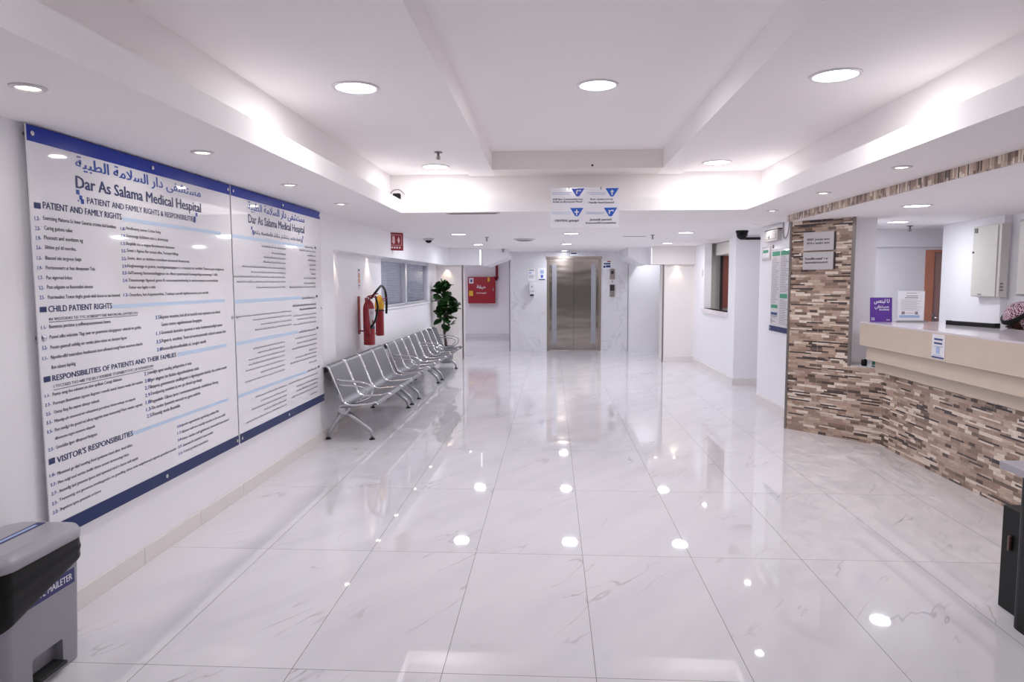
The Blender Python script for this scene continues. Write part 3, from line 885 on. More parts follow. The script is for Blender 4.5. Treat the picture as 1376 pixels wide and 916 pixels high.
# ------------------------------------------------------------------ left window with blinds
win = bpy.data.objects.new('window_1', None); COL.objects.link(win); win.location = (wx(8.5), 8.5, WZ0); win['kind'] = 'structure'
aw = math.atan2(wx(WY1)-wx(WY0), WY1-WY0)          # plan angle of the wall
Mw = Matrix.Translation((wx(WY0), WY0, 0)) @ Matrix.Rotation(-aw, 4, 'Z')
LW = WY1 - WY0
fr = MB()
for y0, y1 in ((0, .05), (LW*.475-.045, LW*.475+.045), (LW-.05, LW)):
    fr.box(-.075, y0, WZ0, -.02, y1, 1.86, M=Mw)
fr.box(-.075, 0, WZ0, -.02, LW, WZ0+.035, M=Mw).box(-.075, 0, 1.83, -.02, LW, 1.86, M=Mw)
fr.build('window_frame', 'window_frame', win)
MB().box(-.12, -.03, WZ0-.025, .022, LW+.03, WZ0, M=Mw, bev=.004).build('window_sill', 'trim_white', win)
MB().box(-.052, .03, WZ0+.02, -.046, LW-.03, 1.85, M=Mw).build('pane', 'glass_pane', win)
bl = MB()
z = WZ0 + .03
while z < 1.85:
    bl.add([(-.120, .02, z), (-.120, LW-.02, z), (-.100, LW-.02, z+.018), (-.100, .02, z+.018)], [(0, 1, 2, 3)], M=Mw)
    z += .026
bl.build('blinds', 'blind_grey', win)
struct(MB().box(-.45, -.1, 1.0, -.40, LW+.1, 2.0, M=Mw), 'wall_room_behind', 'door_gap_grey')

# ================================================================== lamps
def lamp_light(name, kind, loc, energy, color, parent, size=.1, spot=None, aim=None):
    l = bpy.data.lights.new(name, kind)
    l.energy = energy; l.color = color
    if kind == 'AREA': l.shape = 'DISK'; l.size = size
    if kind == 'SPOT':
        l.spot_size = spot; l.spot_blend = .6; l.shadow_soft_size = .02
    o = bpy.data.objects.new(name, l); COL.objects.link(o)
    o.parent = parent; o.location = loc
    if aim is not None: o.rotation_euler = Vector(aim).to_track_quat('-Z', 'Y').to_euler()
    return o

def downlight(x, y, z, d, watts, color, label, group, diff='diffuser_cool', ring='lamp_ring'):
    t = thing('ceiling_downlight', label, 'ceiling light', (x, y, z), 0, group)
    r = d / 2
    MB().lathe([(r, -.001), (r+.004, -.008), (r+.016, -.007), (r+.020, 0)], (x, y, z), n=32).build('ring', ring, t)
    MB().lathe([(1e-4, -.0035), (r*.6, -.0032), (r, -.002)], (x, y, z), n=32).build('diffuser', diff, t)
    lamp_light('lamp', 'AREA', (0, 0, -.012), watts, color, t, d*.95)
    return t

g = 'round downlights in the raised ceiling'
for x, y, z, lab in ((-1.23, 1.20, 2.572, 'large round downlight in the left bay of the raised ceiling, nearer of two'),
                     (.101, 1.752, 2.713, 'large round downlight alone in the central recess of the raised ceiling'),
                     (1.27, 1.15, 2.572, 'large round downlight in the right bay of the raised ceiling, nearer of two'),
                     (-1.23, 3.73, 2.572, 'round downlight in the left bay beside the sprinkler, farther of two'),
                     (1.275, 3.70, 2.572, 'round downlight in the right bay of the raised ceiling, farther of two'),
                     (-1.23, -1.4, 2.572, 'round downlight in the left bay of the raised ceiling, behind the viewer'),
                     (1.27, -1.4, 2.572, 'round downlight in the right bay of the raised ceiling, behind the viewer'),
                     (.101, -1.2, 2.713, 'round downlight in the central recess, behind the viewer')):
    downlight(x, y, z, .215, W_BIG * (1 if y > 0 else .2), COOL, lab, g)
g = 'round downlights over the far half of the hall'
rows = ((7.03, 'nearest'), (9.6, 'middle'), (12.2, 'farthest'))
for y, rn in rows:
    for x, cn in ((-1.47, 'on the bench side'), (.09, 'in line with the elevator'), (1.65 if y < 8 else (1.83 if y < 10 else 1.9), 'on the hatch side')):
        downlight(x, y, ZC, .21 if y < 8 else .19, W_MID * (.4 if y > 12 and x > 1 else .72 if x > 1 else .8 if y > 12 else 1), FARCOL, 'round white downlight in the low far ceiling, %s row, %s' % (rn, cn), g)
g = 'small spotlights over the information boards'
for y, lab in ((-.228, 'small round spotlight in the low ceiling nearest the bin end of the boards'),
               (.951, 'small round spotlight in the low ceiling above the English heading'),
               (2.129, 'small round spotlight in the low ceiling above the Arabic heading'),
               (3.283, 'small round spotlight in the low ceiling just past the far board'),
               (-1.41, 'small round spotlight in the low ceiling behind the viewer, board side')):
    downlight(-1.968, y, ZC, .075, W_SPOT, NEUTRAL, lab, g, 'diffuser_spot')
g = 'small spotlights in front of the tiled fascia'
for x, y, lab in ((1.885, 1.70, 'small round spotlight before the tiled fascia, nearest of four'),
                  (1.885, 2.873, 'small round spotlight before the tiled fascia, second of four'),
                  (1.91, 4.17, 'small round spotlight before the tiled fascia, just past its corner'),
                  (1.885, .5, 'small round spotlight before the tiled fascia, outside the view')):
    downlight(x, y, ZC, .075, W_SPOT, NEUTRAL, lab, g, 'diffuser_spot')
g = 'small spotlights beside the right wall'
for x, y, lab in ((2.38, 8.80, 'tiny spotlight in the ceiling by the service hatch'),
                  (2.40, 6.93, 'tiny spotlight in the ceiling beside the black dome camera'),
                  (2.25, 5.80, 'tiny spotlight in the ceiling above the wall poster')):
    downlight(x, y, ZC, .07, W_SPOT*.7, NEUTRAL, lab, g, 'diffuser_spot')
downlight(-2.4, 14.2, ZC, .19, W_MID*1.2, (.97, .96, 1.0), 'added unseen downlight brightening the corridor before the hose cabinet', 'added corridor lights')  # hidden behind the beam, added to lift the dark corridor
downlight(3.5, 8.95, ZC, .19, W_MID*.8, NEUTRAL, 'added unseen downlight brightening the room behind the service hatch', 'added service room lights')  # lamp added out of view to brighten the hatch interior
downlight(.11, 12.40, ZC, .09, .4, COOL, 'tiny round light in the ceiling just in front of the elevator', 'small lights before the elevator', 'diffuser_spot')
g = 'round downlights over the reception desk'
downlight(2.76, 3.23, ZR, .19, W_DESK, FARCOL, 'round downlight above the counter top behind the tiled fascia', g)
downlight(3.37, 4.79, ZR, .20, W_DESK*1.9, FARCOL, 'round downlight deep in the reception room, over the notice stands', g)
downlight(3.3, 1.2, ZR, .20, W_DESK, FARCOL, 'round downlight over the reception desk, outside the view', g)

def wall_washer(x, y, z, label, aim, group, watts=W_SCALLOP):
    t = thing('wall_spotlight', label, 'spotlight', (x, y, z), 0, group)
    MB().lathe([(.030, -.001), (.034, -.006), (.044, -.005), (.047, 0)], (x, y, z), n=24).build('ring', 'lamp_ring', t)
    MB().lathe([(1e-4, -.003), (.030, -.002)], (x, y, z), n=24).build('diffuser', 'diffuser_spot', t)
    lamp_light('lamp', 'SPOT', (0, 0, -.012), watts, WARM, t, spot=math.radians(75), aim=aim)
    return t
g = 'warm spotlights under the left bulkhead'
for y, lab in ((4.80, 'warm spotlight under the bulkhead between far board and extinguisher'),
               (6.12, 'warm spotlight under the bulkhead above the fire extinguisher'),
               (7.10, 'warm spotlight under the bulkhead at the near window jamb'),
               (8.40, 'warm spotlight under the bulkhead over the window mullion'),
               (9.75, 'warm spotlight under the bulkhead over the far window pane')):
    xm = wx(y) + .075
    wall_washer(xm, y, 1.86, lab, (-.12, 0, -1), g)
for x, y, lab in ((-2.24, 10.94, 'warm spotlight under the bulkhead washing the wall behind the plant'), (-1.80, 10.94, 'warm spotlight under the left beam at its open end'),):
    wall_washer(x, y, 1.865, lab, (0, .07, -1), 'warm spotlights washing the portal walls', W_SCALLOP*(1.1 if x < -2 else .1))
for x, lab in ((1.83, 'warm spotlight under the right beam at its open end'), (2.18, 'warm spotlight under the right beam over the cream wall')):
    t = wall_washer(x, 10.59, 1.852, lab, (0, .07, -1), 'warm spotlights washing the portal walls', W_SCALLOP*(.9 if x > 2 else .1))

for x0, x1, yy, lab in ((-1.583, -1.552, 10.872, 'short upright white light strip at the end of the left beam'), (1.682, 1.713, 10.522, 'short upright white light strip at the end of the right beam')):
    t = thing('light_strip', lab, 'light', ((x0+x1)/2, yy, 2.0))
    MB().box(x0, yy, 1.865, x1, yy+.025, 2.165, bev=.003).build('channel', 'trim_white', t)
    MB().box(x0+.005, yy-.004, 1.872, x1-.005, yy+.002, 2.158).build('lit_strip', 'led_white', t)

# ================================================================== information boards
def info_board(y0, y1, rows, root, loc):
    xb = -2.362                                        # back of the sheet; stands off the wall
    zt, zb, zbb, zbt = 2.212-.022, 2.212-.092, .400, .468
    zt = 2.188
    MB().box(xb, y0, zbb, xb+.006, y1, zt, bev=.0015).build('panel', 'acrylic_white', root)
    xf = xb + .0072
    MB().box(xf-.001, y0+.003, zt-.068, xf+.0006, y1-.003, zt-.001).build('top_bar', 'bar_blue', root)
    MB().box(xf-.001, y0+.003, zbb+.001, xf+.0006, y1-.003, zbb+.068).build('bottom_bar', 'bar_navy', root)
    body, nums = MB(), MB()
    rnd = random.Random(3)
    n_dark = 0
    for k, a, b, z, h, s in rows:
        ud, vd = (0, 1, 0), (0, 0, 1)
        if k == 'band': MB().quad((xf-.0006, a, z), (xf-.0006, b, z), (xf-.0006, b, z+h), (xf-.0006, a, z+h)).build('pale_band', 'print_band', root); continue
        if k == 'ul': body.quad((xf, a, z), (xf, b, z), (xf, b, z+.0025), (xf, a, z+.0025)); continue
        if k == 'sq': MB().quad((xf, a, z), (xf, b, z), (xf, b, z+h), (xf, a, z+h)).build('heading_square', 'print_navy', root); continue
        if s == 'AR': s = AR_NAME
        elif s.startswith('AR'):
            s = ar_line(max(6, int((b-a) / (.030 if k == 'dark' else .0085 if k == 'body' else .014))), rnd)
        bold = {'title': .028, 'dark': .03 if h > .04 else .014, 'head': .024, 'body': .014, 'num': .02}[k]
        hh = h * (1.22 if k == 'body' and not s.isupper() else 1.0)
        q = body if k == 'body' else nums if k == 'num' else MB()
        add_text(q, s, (xf, a, z), ud, vd, max(.02, b-a), hh, bold)
        if k == 'title': q.build('arabic_title', 'print_blue', root)
        elif k == 'head': q.build('section_heading', 'print_navy', root)
        elif k == 'dark':
            q.build('english_title' if n_dark == 0 else 'subtitle', 'print_navy', root); n_dark += 1
    body.build('small_print', 'print_grey', root)
    if nums.v: nums.build('numbering', 'print_number', root)
    # little square emblem each side of the subtitle
    lg = MB()
    ya, yb, zz = (y0+.285, y0+1.345, 1.905) if y0 < 1 else (y0+.30, y0+1.33, 1.885)
    for c, sgn in ((ya, 1), (yb, -1)):
        for dy, dz, s_ in ((0, .028, .022), (.02*sgn, .006, .020), (.028*sgn, -.012, .022), (.008*sgn, -.004, .008)):
            lg.quad((xf, c+dy, zz+dz), (xf, c+dy+s_, zz+dz), (xf, c+dy+s_, zz+dz+s_), (xf, c+dy, zz+dz+s_))
    lg.build('emblem', 'print_blue', root)
    my = (y0 + y1) / 2
    for yy, zz in ((y0+.03, zt-.035), (my, zt-.035), (y1-.03, zt-.035), (y0+.03, 1.29), (y1-.03, 1.29),
                   (y0+.03, zbb+.035), (my, zbb+.035), (y1-.03, zbb+.035)):
        M = Matrix.Translation((0, yy, zz)) @ Matrix.Rotation(PI/2, 4, 'Y')
        MB().lathe([(.008, -2.39), (.008, -2.361)], n=12, M=M).lathe([(.011, -2.3545), (.011, -2.350), (.008, -2.3475), (1e-4, -2.347)], n=16, M=M).build('standoff_screw', 'chrome', root)
rowsE = [r for r in BOARD_ROWS if r[1] < 2.06]
rowsA = [r for r in BOARD_ROWS if r[1] >= 2.06]
b1 = thing('information_board', 'large white wall board in English headed Dar As Salama Medical Hespital, nearer of two', 'sign', (-2.36, 1.15, .4))
info_board(.245, 2.052, rowsE, b1, None)
b2 = thing('information_board', 'white wall board of Arabic small print, farther of two, next to the benches', 'sign', (-2.36, 2.96, .4))
info_board(2.068, 3.868, rowsA, b2, None)

# ================================================================== pedal bin
bn = thing('pedal_bin', 'grey plastic pedal bin with black liner below the English board', 'bin', (-2.235, -.13, 0))
def rrect(cx, cy, hx, hy, r, n=6):
    out = []
    for qx, qy, a0 in ((1, 1, 0), (-1, 1, 90), (-1, -1, 180), (1, -1, 270)):
        for i in range(n+1):
            a = math.radians(a0 + 90 * i / n)
            out.append((cx + qx*(hx-r) + r*math.cos(a), cy + qy*(hy-r) + r*math.sin(a)))
    return out
def loft(mb, rings, smooth=True, cap=True):
    n = len(rings[0][0])
    vs = [(x, y, z) for ring, z in rings for x, y in ring]
    fs = [(i*n+k, i*n+(k+1) % n, (i+1)*n+(k+1) % n, (i+1)*n+k) for i in range(len(rings)-1) for k in range(n)]
    mb.add(vs, fs, smooth=smooth)
    if cap:
        mb.add(vs[:n], [list(range(n))[::-1]]); mb.add(vs[-n:], [list(range(n))])
    return mb
cx, cy = -2.235, -.13
body = MB()
loft(body, [(rrect(cx, cy, .125, .185, .03), .005), (rrect(cx, cy, .128, .19, .03), .10), (rrect(cx, cy, .140, .205, .035), .50)])
bo = body.build('bin_body', 'grey_plastic', bn)
# pedal recess cut into the front face
cut = MB().box(cx+.085, -.205, .012, cx+.30, -.045, .125, bev=.01).build('recess_cut', 'grey_plastic', bn)
bmd = bo.modifiers.new('recess', 'BOOLEAN'); bmd.operation = 'DIFFERENCE'; bmd.object = cut; bmd.solver = 'EXACT'
dg = bpy.context.evaluated_depsgraph_get()
me2 = bpy.data.meshes.new_from_object(bo.evaluated_get(dg)); bo.modifiers.clear(); bo.data = me2; me2.set_sharp_from_angle(angle=math.radians(30))
bpy.data.objects.remove(cut)
MB().box(cx+.088, -.20, .028, cx+.150, -.05, .042, bev=.006).build('pedal', 'dark_rubber', bn)
from mathutils import noise as mnoise
bag = MB()
rings = []
NB = 14
for i in range(NB+1):
    z = .518 - .145 * i / NB
    ring = []
    for k, (x, y) in enumerate(rrect(cx, cy, .150, .214, .05, 18)):
        d = Vector((x-cx, y-cy, 0)).normalized()
        f = mnoise.noise(Vector((x*9, y*9, z*34))) * .008 + mnoise.noise(Vector((x*26, y*22, z*60 + 5))) * .004
        f += .006 * math.sin(PI * i / NB) + (0 if i < NB else -.006)
        t_ = (y - cy) / .21
        zz = z - (.518 - z) * (.55 * max(0, -t_) - .30 * max(0, t_)) + mnoise.noise(Vector((x*14, y*14, 1.0))) * .008 * i / NB
        ring.append((x + d.x*f, y + d.y*f, zz))
    rings.append(ring)
n = len(rings[0])
bag.add([p for r_ in rings for p in r_], [(i*n+k, i*n+(k+1) % n, (i+1)*n+(k+1) % n, (i+1)*n+k) for i in range(NB) for k in range(n)], smooth=True)
bag.build('bin_liner', 'bag_black', bn)
lid = MB()
loft(lid, [(rrect(cx, cy, .158, .228, .075), .505), (rrect(cx, cy, .160, .230, .075), .53), (rrect(cx, cy, .152, .222, .075), .548),
           (rrect(cx, cy, .118, .188, .06), .556), (rrect(cx, cy, .112, .182, .06), .560)])
ld = lid.build('lid', 'lid_plastic', bn)
MB().box(cx-.018, cy-.19, .5598, cx+.018, cy+.175, .5612).build('lid_label', 'label_purple', bn)
lt = MB().box(cx-.007, cy-.17, .5612, cx+.007, cy+.145, .5616)
lt.build('lid_label_print', 'paper_blue', bn)
# label strip on the front, partly under the liner
def fx(z): return cx + .128 + .012*(z-.1)/.4 + .0012
lb = MB().add([(fx(.325), cy-.13, .325), (fx(.325), cy+.16, .325), (fx(.385), cy+.16, .385), (fx(.385), cy-.13, .385)], [(0, 1, 2, 3)])
lb.build('front_label', 'label_purple', bn)
lt = MB(); add_text(lt, 'WASTE MAILETER', (fx(.342)+.001, cy-.10, .342), (0, 1, 0), (.03, 0, 1), .245, .026, .02)
lt.build('front_label_print', 'white_print', bn)

# ================================================================== waiting benches
def arc(pts, r=.04, n=6):
    """round the corners of a polyline"""
    P = [Vector(p) for p in pts]; out = [P[0]]
    for i in range(1, len(P)-1):
        a, b, c = P[i-1], P[i], P[i+1]
        d1 = (a-b); d2 = (c-b)
        rr = min(r, d1.length*.45, d2.length*.45)
        p, q = b + d1.normalized()*rr, b + d2.normalized()*rr
        for k in range(n+1):
            t = k / n
            out.append((1-t)**2*p + 2*t*(1-t)*b + t*t*q)
    out.append(P[-1])
    return out
SEAT = arc([(.035, 0, .655), (.028, 0, .715), (.075, 0, .738), (.105, 0, .72), (.235, 0, .39), (.30, 0, .355), (.50, 0, .372), (.555, 0, .392), (.585, 0, .365)], .045, 5)
def bench(name, label, loc, rotz, n_seats, sw, legs, arms, group):
    t = thing(name, label, 'bench', loc, rotz, group)
    T = Matrix.Translation(loc) @ Matrix.Rotation(rotz, 4, 'Z')
    for i in range(n_seats):
        y0, y1 = i*sw + .018, (i+1)*sw - .018
        sh = MB()
        off = []
        for k, p in enumerate(SEAT):                     # sheet with a little thickness
            a = SEAT[max(0, k-1)]; b = SEAT[min(len(SEAT)-1, k+1)]
            d = (b-a).normalized(); off.append(p + Vector((-d.z, 0, d.x)) * .006)
        sh.extr([(p.x, p.z) for p in SEAT] + [(p.x, p.z) for p in reversed(off)], y0, y1, M=T)
        so = sh.build('seat_shell', 'perforated_steel', t)
        for yy in (y0, y1): MB().tube([Vector((p.x, yy, p.z)) for p in SEAT], .011, 8, M=T).build('edge_rail', 'chrome', so)
    L = n_seats * sw
    MB().box(.185, .06, .285, .245, L-.06, .325, M=T, bev=.006).build('beam', 'satin_steel', t)
    for yl in legs:
        lg = MB()
        hub = [(.215 + .052*math.cos(a), .300 + .052*math.sin(a)) for a in [2*PI*k/20 for k in range(20)]]
        lg.extr(hub, yl-.03, yl+.03, M=T, smooth=True)
        for path in (arc([(.225, yl, .27), (.33, yl, .20), (.470, yl, .085), (.482, yl, .015)], .05),
                     arc([(.20, yl, .27), (.12, yl, .17), (.055, yl, .055), (.045, yl, .015)], .04)):
            m = len(path)
            lg.tube(path, [.026 - .011*k/(m-1) for k in range(m)], 10, M=T, flat=(1.0, .9))
        lg.tube(arc([(.20, yl, .32), (.165, yl, .42), (.135, yl, .55), (.10, yl, .66)], .06), .012, 8, M=T)
        lg.tube(arc([(.25, yl, .32), (.34, yl, .345), (.50, yl, .362)], .05), .012, 8, M=T)
        lo = lg.build('leg_frame', 'satin_steel', t)
        for xf_ in (.482, .045):
            MB().lathe([(.030, 0), (.030, .006), (.014, .016), (.011, .022)], (xf_, yl, 0), 16, M=T).build('foot', 'dark_rubber', lo)
    for ya in arms:
        am = MB()
        pth = arc([(.150, ya, .600), (.20, ya, .590), (.42, ya, .575), (.525, ya, .535), (.50, ya, .43), (.42, ya, .395), (.31, ya, .362)], .085, 8)
        am.tube(pth, .010, 8, M=T)
        pth = arc([(.165, ya, .545), (.22, ya, .542), (.40, ya, .532), (.462, ya, .50), (.45, ya, .445), (.40, ya, .418)], .07, 8)
        am.tube(pth, .009, 8, M=T)
        am.tube([(.40, ya, .418), (.385, ya, .386)], .009, 8, M=T).tube([(.165, ya, .545), (.150, ya, .600)], .009, 8, M=T)
        am.build('armrest', 'chrome', t)
    return t
g = 'perforated steel benches along the left wall'
bench('waiting_bench', 'perforated steel waiting bench nearest the Arabic board, with one armrest at its near end', (-2.405, 3.82, 0), 0.0, 4, .54,
      (.14, 1.83, 2.06), (.06,), g)
b2_ = bench('waiting_bench', 'perforated steel waiting bench in the middle of the row, below the extinguisher and window', (-2.40, 6.14, 0), -.012, 4, .438,
      (.16, 1.60), (.05,), g)
bench('waiting_bench', 'perforated steel waiting bench farthest along the row, beside the potted plant', (-2.375, 7.915, 0), -.012, 4, .438,
      (.16, 1.60), (.05, 1.705), g)

# ================================================================== potted plant
pl = thing('potted_plant', 'tall potted plant with big glossy leaves behind the farthest bench', 'plant', (-2.19, 10.42, 0))
px_, py_ = -2.19, 10.42
MB().lathe([(.10, 0), (.115, .01), (.15, .28), (.16, .29), (.16, .32), (.145, .32), (.14, .28)], (px_, py_, 0), 28).build('pot', 'pot_grey', pl)
MB().lathe([(1e-4, .285), (.139, .285)], (px_, py_, 0), 28).build('soil', 'soil', pl)
tk = MB()
tk.tube([(px_, py_, .28), (px_-.01, py_, .42), (px_-.03, py_, .55), (px_-.045, py_, .66), (px_-.03, py_, .80), (px_-.01, py_, .95), (px_-.03, py_, 1.15), (px_-.05, py_, 1.45)],
        [.030, .027, .024, .018, .016, .014, .012, .007], 9)
tk.tube([(px_-.03, py_, .56), (px_+.03, py_+.01, .64), (px_+.055, py_, .76), (px_+.03, py_, .92), (px_+.03, py_, 1.1)], [.020, .018, .015, .012, .009], 9)
tk.build('trunk', 'trunk_brown', pl)
lv = MB()
rl = random.Random(11)
def leaf(c, yaw, pitch, L, W, roll=0.0):
    """obovate leaf: cupped blade with a crease along the midrib"""
    nS, nW = 7, 4
    prof = [0.14, .46, .72, .92, 1.0, .92, .62, .10]
    M = Matrix.Translation(c) @ Matrix.Rotation(yaw, 4, 'Z') @ Matrix.Rotation(-pitch, 4, 'Y') @ Matrix.Rotation(roll, 4, 'X')
    vs = []; fs = []
    for i in range(nS+1):
        u = i / nS
        for k in range(-nW//2, nW//2+1):
            w = k / (nW/2)
            vs.append(M @ Vector((u*L, w*W*.5*prof[i], abs(w)*W*.13 - .16*L*u*u + .01*math.sin(u*9+k))))
    n = nW + 1
    for i in range(nS):
        for k in range(nW): fs.append((i*n+k, (i+1)*n+k, (i+1)*n+k+1, i*n+k+1))
    lv.add(vs, fs, smooth=True)
for zc, rad, num, size, dx in ((.70, .06, 3, .17, .05), (.82, .09, 6, .21, -.03), (.93, .10, 7, .23, .02), (1.03, .11, 8, .24, .05), (1.13, .09, 7, .22, .03),
                           (1.22, .07, 6, .23, -.04), (1.32, .06, 6, .23, -.05), (1.42, .04, 6, .20, -.05), (1.48, .02, 4, .15, -.05)):
    for k in range(num + 2):
        yaw = 2*PI*k/(num + 2) + rl.uniform(-.5, .5)
        c = Vector((px_ + dx + rad*.4*math.cos(yaw), py_ + rad*.4*math.sin(yaw), zc + rl.uniform(-.03, .03)))
        leaf(c, yaw, rl.uniform(-.5, .9) + (.5 if zc > 1.3 else 0), size*rl.uniform(.80, 1.0), size*rl.uniform(.78, .98), rl.uniform(-.7, .7))
lv.build('foliage', 'leaf_green', pl)

# ================================================================== fire equipment on the left wall
def Mleft(y, z, off=0.0): return Matrix.Translation((wx(y)+off, y, z))
def extinguisher(name, label, y, zbot, h, r, mt, hose, out):
    xw = wx(y)
    t = thing(name, label, 'fire extinguisher', (xw, y, zbot))
    c = (xw + out, y, zbot)
    MB().lathe([(r*.55, 0), (r*.96, .004), (r, .018), (r, h*.72), (r*.97, h*.77), (r*.80, h*.845), (r*.5, h*.89), (r*.3, h*.905), (r*.3, h*.94)], c, 26).build('cylinder', mt, t)
    v = MB().lathe([(r*.34, h*.93), (r*.34, h*.965), (r*.22, h*.97), (r*.22, h*1.0)], c, 14)
    v.box(c[0]-.02, y-.016, zbot+h*.965, c[0]+.12*r/.075, y+.016, zbot+h*.985, bev=.003)
    v.add(*_bar((c[0]-.01, y, zbot+h*.99), (c[0]+.13*r/.075, y, zbot+h*1.05), .013, .006))
    v.build('valve_handle', 'sign_red', t)
    MB().lathe([(.018, 0), (.018, .01)], M=Matrix.Translation((c[0], y-r*.35, zbot+h*.95)) @ Matrix.Rotation(PI/2, 4, 'X'), n=14).build('gauge', 'chrome', t)
    return t, c
def _bar(a, b, wy, wz):
    a = Vector(a); b = Vector(b)
    vs = []
    for p in (a, b):
        for sy in (-1, 1):
            for sz in (-1, 1): vs.append(p + Vector((0, sy*wy, sz*wz)))
    return vs, [(0, 1, 3, 2), (4, 6, 7, 5), (0, 4, 5, 1), (2, 3, 7, 6), (0, 2, 6, 4), (1, 5, 7, 3)]
t, c = extinguisher('fire_extinguisher', 'big red fire extinguisher with a white label, hung left of the window', 5.72, .765, .60, .070, 'fire_red', True, .125)
lab = MB()                                               # wrap-around label
n = 16
vs = []; fs = []
for i in range(n+1):
    a = -1.75 + 1.9 * i / n
    for z in (.24, .445): vs.append((c[0]+.0712*math.cos(a), c[1]+.0712*math.sin(a), c[2]+z))
fs = [(2*i, 2*i+2, 2*i+3, 2*i+1) for i in range(n)]
lab.add(vs, fs, smooth=True)
lo = lab.build('label', 'label_white', t)
lp = MB()
for a0, a1, z0, z1 in ((-1.0, -.55, .375, .415), (-1.2, -.4, .35, .358), (-.75, -.5, .27, .31), (-1.2, -.5, .33, .335)):
    lp.add([(c[0]+.0722*math.cos(a), c[1]+.0722*math.sin(a), c[2]+z) for a, z in ((a0, z0), (a1, z0), (a1, z1), (a0, z1))], [(0, 1, 2, 3)])
lp.build('label_print', 'fire_red', lo)
MB().lathe([(.0722, .205), (.0722, .23)], c, 26).build('strap', 'label_blue', t)
MB().box(wx(5.72), 5.68, .90, wx(5.72)+.008, 5.76, 1.36).box(wx(5.72), 5.69, .93, c[0], 5.75, .945).build('wall_bracket', 'sign_red', t)
MB().tube([(c[0]-.02, 5.66, 1.34), (c[0]+.01, 5.60, 1.22), (c[0]+.015, 5.585, 1.02), (c[0]+.015, 5.585, .90)], [.012, .02, .034, .040], 14).build('discharge_horn', 'sign_red', t)
hp = arc([(c[0]+.03, 5.72, 1.335), (c[0]+.09, 5.78, 1.43), (c[0]+.09, 6.02, 1.50), (c[0]+.075, 6.28, 1.42), (c[0]+.065, 6.37, 1.25), (c[0]+.06, 6.36, 1.12)], .10, 8)
MB().tube(hp, .015, 10).build('hose', 'black_plastic', t)
hp = arc([(c[0]+.07, 5.78, 1.36), (c[0]+.13, 5.68, 1.22), (c[0]+.10, 5.62, 1.05), (c[0]+.02, 5.62, .96)], .08, 8)
MB().tube(hp, .013, 10).build('discharge_tube', 'black_plastic', t)
t, c = extinguisher('fire_extinguisher', 'slimmer red fire extinguisher with a yellow top, right beside the big one', 6.29, .835, .47, .054, 'sign_red', True, .105)
MB().lathe([(.050, .335), (.058, .36), (.062, .41), (.048, .475), (.018, .53)], c, 22).build('yellow_cover', 'yellow_hose', t)
MB().lathe([(.0595, .325), (.0595, .338)], c, 22).build('strap', 'black_plastic', t)
MB().box(wx(6.29), 6.26, .9, wx(6.29)+.008, 6.32, 1.25).box(wx(6.29), 6.27, .86, c[0], 6.31, .87).build('wall_bracket', 'dark_rubber', t)
# narrow instruction strip above
st = thing('instruction_strip', 'narrow orange and white instruction strip on the wall above the extinguishers', 'sign', (wx(5.75), 5.75, 1.47))
MB().box(wx(5.75), 5.715, 1.45, wx(5.75)+.003, 5.795, 1.70).build('strip_sheet', 'label_white', st)
for z0, z1 in ((1.585, 1.645), (1.52, 1.575)): MB().box(wx(5.75)+.003, 5.72, z0, wx(5.75)+.0042, 5.79, z1).build('orange_field', 'orange_strip', st)
MB().box(wx(5.75)+.003, 5.72, 1.668, wx(5.75)+.0042, 5.79, 1.69).build('dark_field', 'print_grey', st)
MB().box(wx(5.75)+.003, 5.725, 1.485, wx(5.75)+.0042, 5.79, 1.497).build('dark_field', 'print_grey', st)

# red call-point sign standing out from the bulkhead
ys = 6.66
xs = fxx(ys)
sg = thing('fire_sign', 'square red fire sign fixed high on the bulkhead above the window', 'sign', (xs, ys, 1.95))
M = Matrix.Translation((xs+.05, ys, 2.075)) @ Matrix.Rotation(-.80, 4, 'Z')
MB().box(-.012, -.112, -.118, .012, .112, .118, M=M, bev=.004).build('sign_box', 'sign_red', sg)
MB().tube([(xs-.002, ys, 2.10), (xs+.045, ys, 2.10)], .012, 8).build('wall_arm', 'sign_red', sg)
q = MB()
def sq(y0, y1, z0, z1): q.add([M @ Vector((.0128, a, b)) for a, b in ((y0, z0), (y1, z0), (y1, z1), (y0, z1))], [(0, 1, 2, 3)])
for a in ((-.085, -.080, -.045, .092), (.080, .085, -.045, .092), (-.085, .085, .087, .092), (-.085, .085, -.050, -.045)): sq(*a)
q.add([M @ Vector((.0128, a, b)) for a, b in ((-.062, -.015), (-.038, -.035), (-.018, -.015), (-.022, .07), (-.058, .075))], [(0, 1, 2, 3, 4)])
q.add([M @ Vector((.0128, a, b)) for a, b in ((.018, .02), (.040, -.033), (.058, .02), (.040, .075))], [(0, 1, 2, 3)])
for y0 in (-.082, -.042, -.002, .040): sq(y0, y0+.030, -.092, -.066)
q.build('sign_print', 'pale_pink', sg)

